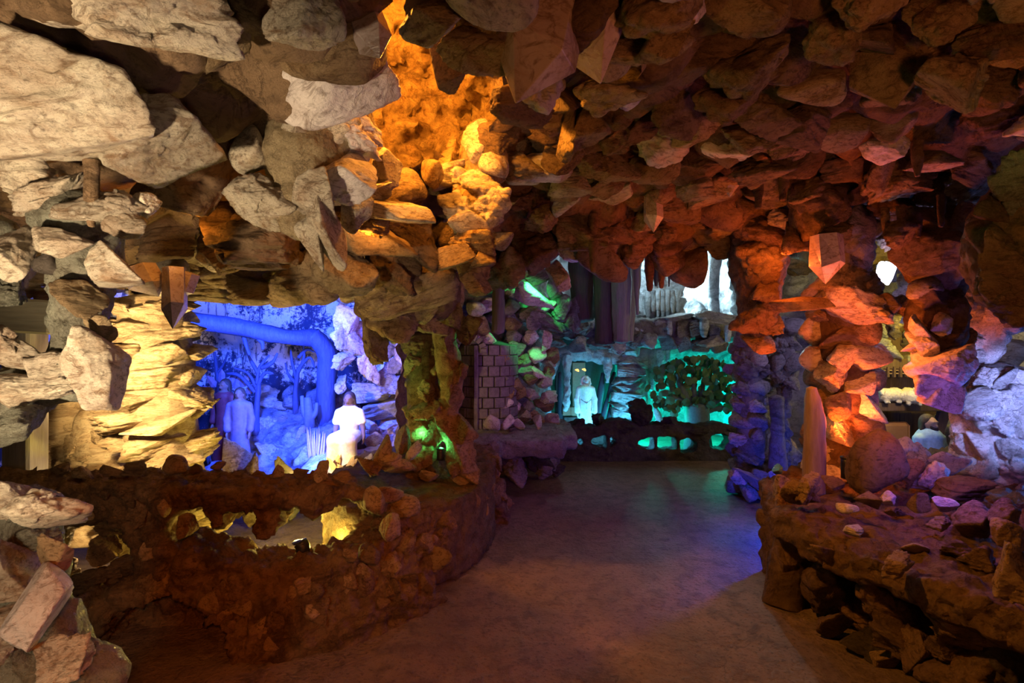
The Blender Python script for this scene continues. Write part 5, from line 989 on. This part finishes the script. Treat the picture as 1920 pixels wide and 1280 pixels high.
# ------------------------------------------------------------ stable on the right
ST = thing('stable', 'dark plank stable front with hayloft grate in olive light', 'stable', A(1720, 880, 5.6))
pl = box_mesh('plank', .072, .02, 1.0, .006)
for k in range(12): obj('plank', pl, 'stable_wood', ST, (A(1630, 0, 6.0).x+.15*k, 6.05+RND.uniform(-.012, .012), .70+RND.uniform(-.02, .02)), (0, RND.uniform(-.01, .01), 0))
obj('lintel', box_mesh('lintel', .85, .05, .06, .01), 'stable_wood', ST, A(1715, 682, 5.85))
obj('manger_board', box_mesh('manger_board', .42, .2, .05, .008), 'stable_wood', ST, A(1690, 758, 5.7))
for k in range(9): obj('grate_bar', box_mesh('grate_bar', .012, .02, .06, .003), 'stable_wood', ST, A(1640+k*12, 697, 5.8))
for k in range(3): obj('grate_rail', box_mesh('grate_rail', .36, .012, .006, .002), 'box_tan', ST, A(1690, 688+k*6, 5.82))
obj('brace', box_mesh('brace', .06, .03, .32, .008), 'stable_wood', ST, A(1760, 800, 5.7), (0, .35, 0))
me = box_mesh('board', .19, .03, .32, .04); tag(obj('board', me, 'orange_board', None, A(1672, 846, 5.55)), 'orange brown rounded board leaning in the stable', 'board')
tag(obj('board', box_mesh('board', .11, .03, .33, .02), 'orange_board', None, A(1634, 848, 5.6)), 'darker orange board left of the rounded board', 'board')
def sheep(label, c, s, rz, head_side):
    prims = [('e', (0, 0, 0), (.19, .12, .115)), ('e', (.1, 0, .01), (.12, .125, .12)), ('e', (-.1, 0, .0), (.12, .12, .115))]
    face = [('e', (head_side*.21, -.06, .07), (.055, .06, .05)), ('c', (head_side*.22, -.08, .06), (head_side*.25, -.13, .03), .04, .028), ('c', (head_side*.19, -.01, .11), (head_side*.16, .02, .14), .022, .014), ('c', (head_side*.24, -.03, .11), (head_side*.28, 0, .13), .02, .012)]
    legs = [[('c', (x, y, -.08), (x*1.1, y*1.25, -.115), .03, .022), ('c', (x*1.1, y*1.25, -.115), (x*.6, y*1.35, -.12), .02, .018)] for x in (-.12, .12) for y in (-.06, .06)]
    t = thing('sheep_figure', label, 'sheep', c, 'sheep in the stable'); cc, ss = math.cos(rz), math.sin(rz)
    tr = lambda p: (c[0]+s*(p[0]*cc-p[1]*ss), c[1]+s*(p[0]*ss+p[1]*cc), c[2]+s*p[2])
    sc_ = lambda pr: [('c', tr(p[1]), tr(p[2]), p[3]*s, p[4]*s) if p[0] == 'c' else ('e', tr(p[1]), tuple(q*s for q in p[2])) for p in pr]
    allp = sc_(prims+face+[q for l in legs for q in l]); obj('body', blob_mesh('body', allp, .011*s, .03*s, rough(.006, .03, 3, .5)), 'wool', t)
    return t
sheep('pale sheep lying side on behind the manger board', tuple(A(1668, 740, 5.5)), .62, .1, -1)
sheep('pale sheep facing forward with raised ears', tuple(A(1708, 742, 5.45)), .66, 1.25, -1)
base = A(1742, 985, 5.0)
figure('statue', 'bearded dark haired figure in pale blue tunic in the stable', base, 1.08, [
 ('body', 'tan_skin', HEAD+[('c', (0, 0, .80), (0, 0, .5), .08, .08), ('c', (.05, 0, .46), (.07, -.14, .36), .05, .045), ('c', (-.05, 0, .46), (-.07, -.14, .36), .05, .045), ('c', (.125, -.03, .62), (.04, -.13, .60), .026, .02), ('c', (-.125, -.03, .62), (-.03, -.13, .60), .026, .02), ('e', (.02, -.14, .60), (.03, .015, .012))]+[('c', (.02+.0*j, -.13-.004*j, .612-.008*j), (-.02, -.142, .612-.009*j), .006, .005) for j in range(4)]+[('c', (.03, -.135, .61), (.015, -.15, .63), .007, .005)], .012),
 ('tunic', 'blue_cloth', [('c', (0, 0, .79), (0, 0, .43), .105, .14), ('e', (0, 0, .795), (.14, .065, .05)), ('c', (.12, 0, .78), (.15, -.02, .64), .046, .045), ('c', (-.12, 0, .78), (-.15, -.02, .64), .046, .045), ('c', (.15, -.02, .64), (.09, -.10, .61), .043, .036), ('c', (-.15, -.02, .64), (-.09, -.10, .61), .043, .036)], .03),
 ('hair', 'dark_hair', HAIR, .015), ('beard', 'dark_hair', [('e', (0, -.045, .875), (.036, .028, .036)), ('c', (-.03, -.04, .90), (.03, -.04, .90), .014, .014)], .01)], .25)
tag(obj('scroll_board', box_mesh('scroll_board', .12, .05, .008, .004), 'pale_stone', None, A(1748, 851, 4.85), (0, -.08, .2)), 'pale flat board held before the stable figure', 'board')
t = thing('rock_bank', 'olive yellow crusted rock face above and beside the stable', 'rock wall', A(1750, 700, 6.2))
fill(t, 1640, 585, 1770, 680, 5.9, 30, ('crag', 'lump'), ('pale_rock', 'layered_rock'), dj=.1)
obj('face', blob_mesh('face', [('b', A(1800, 780, 6.1), (.34, .15, .75), .08), ('b', A(1700, 640, 6.2), (.9, .12, .3), .06)], .04, .06, rough(.06, .13, 5, 1.0)), 'pale_rock', t)
o = obj('tree_root', tube_mesh('tree_root', [A(1800, 735, 4.6), A(1830, 715, 4.5), A(1870, 690, 4.4), A(1910, 645, 4.3)], [.05, .07, .09, .10], 14, 8, .015, .1, 3), 'layered_rock'); tag(o, 'dim olive root arching behind the pale blue pillar', 'root')
t = thing('rock_bank', 'blue lit rough stones behind the upper right columns', 'rock wall', A(1780, 560, 5.0))
fill(t, 1690, 480, 1740, 600, 4.9, 34, ('crag', 'boulder'), ('pale_rock',)); fill(t, 1800, 440, 1930, 600, 4.4, 40, ('crag', 'boulder'), ('pale_rock',), keep=lambda x, y: y > 480 or x < 1830)
fill(t, 1850, 840, 1930, 960, 3.9, 44, ('crag', 'boulder'), ('pale_rock',), dj=.1)
t = thing('flood_lamp', 'dazzling white violet flood lamp between the upper right rocks', 'lamp', A(1662, 515, 4.3))
obj('lens', ROCKS['cobble'][1], 'lens_violet', t, A(1662, 512, 4.3), None, (.075, .03, .10)); obj('housing', box_mesh('housing', .06, .05, .085, .01), 'black_metal', t, A(1662, 512, 4.42))
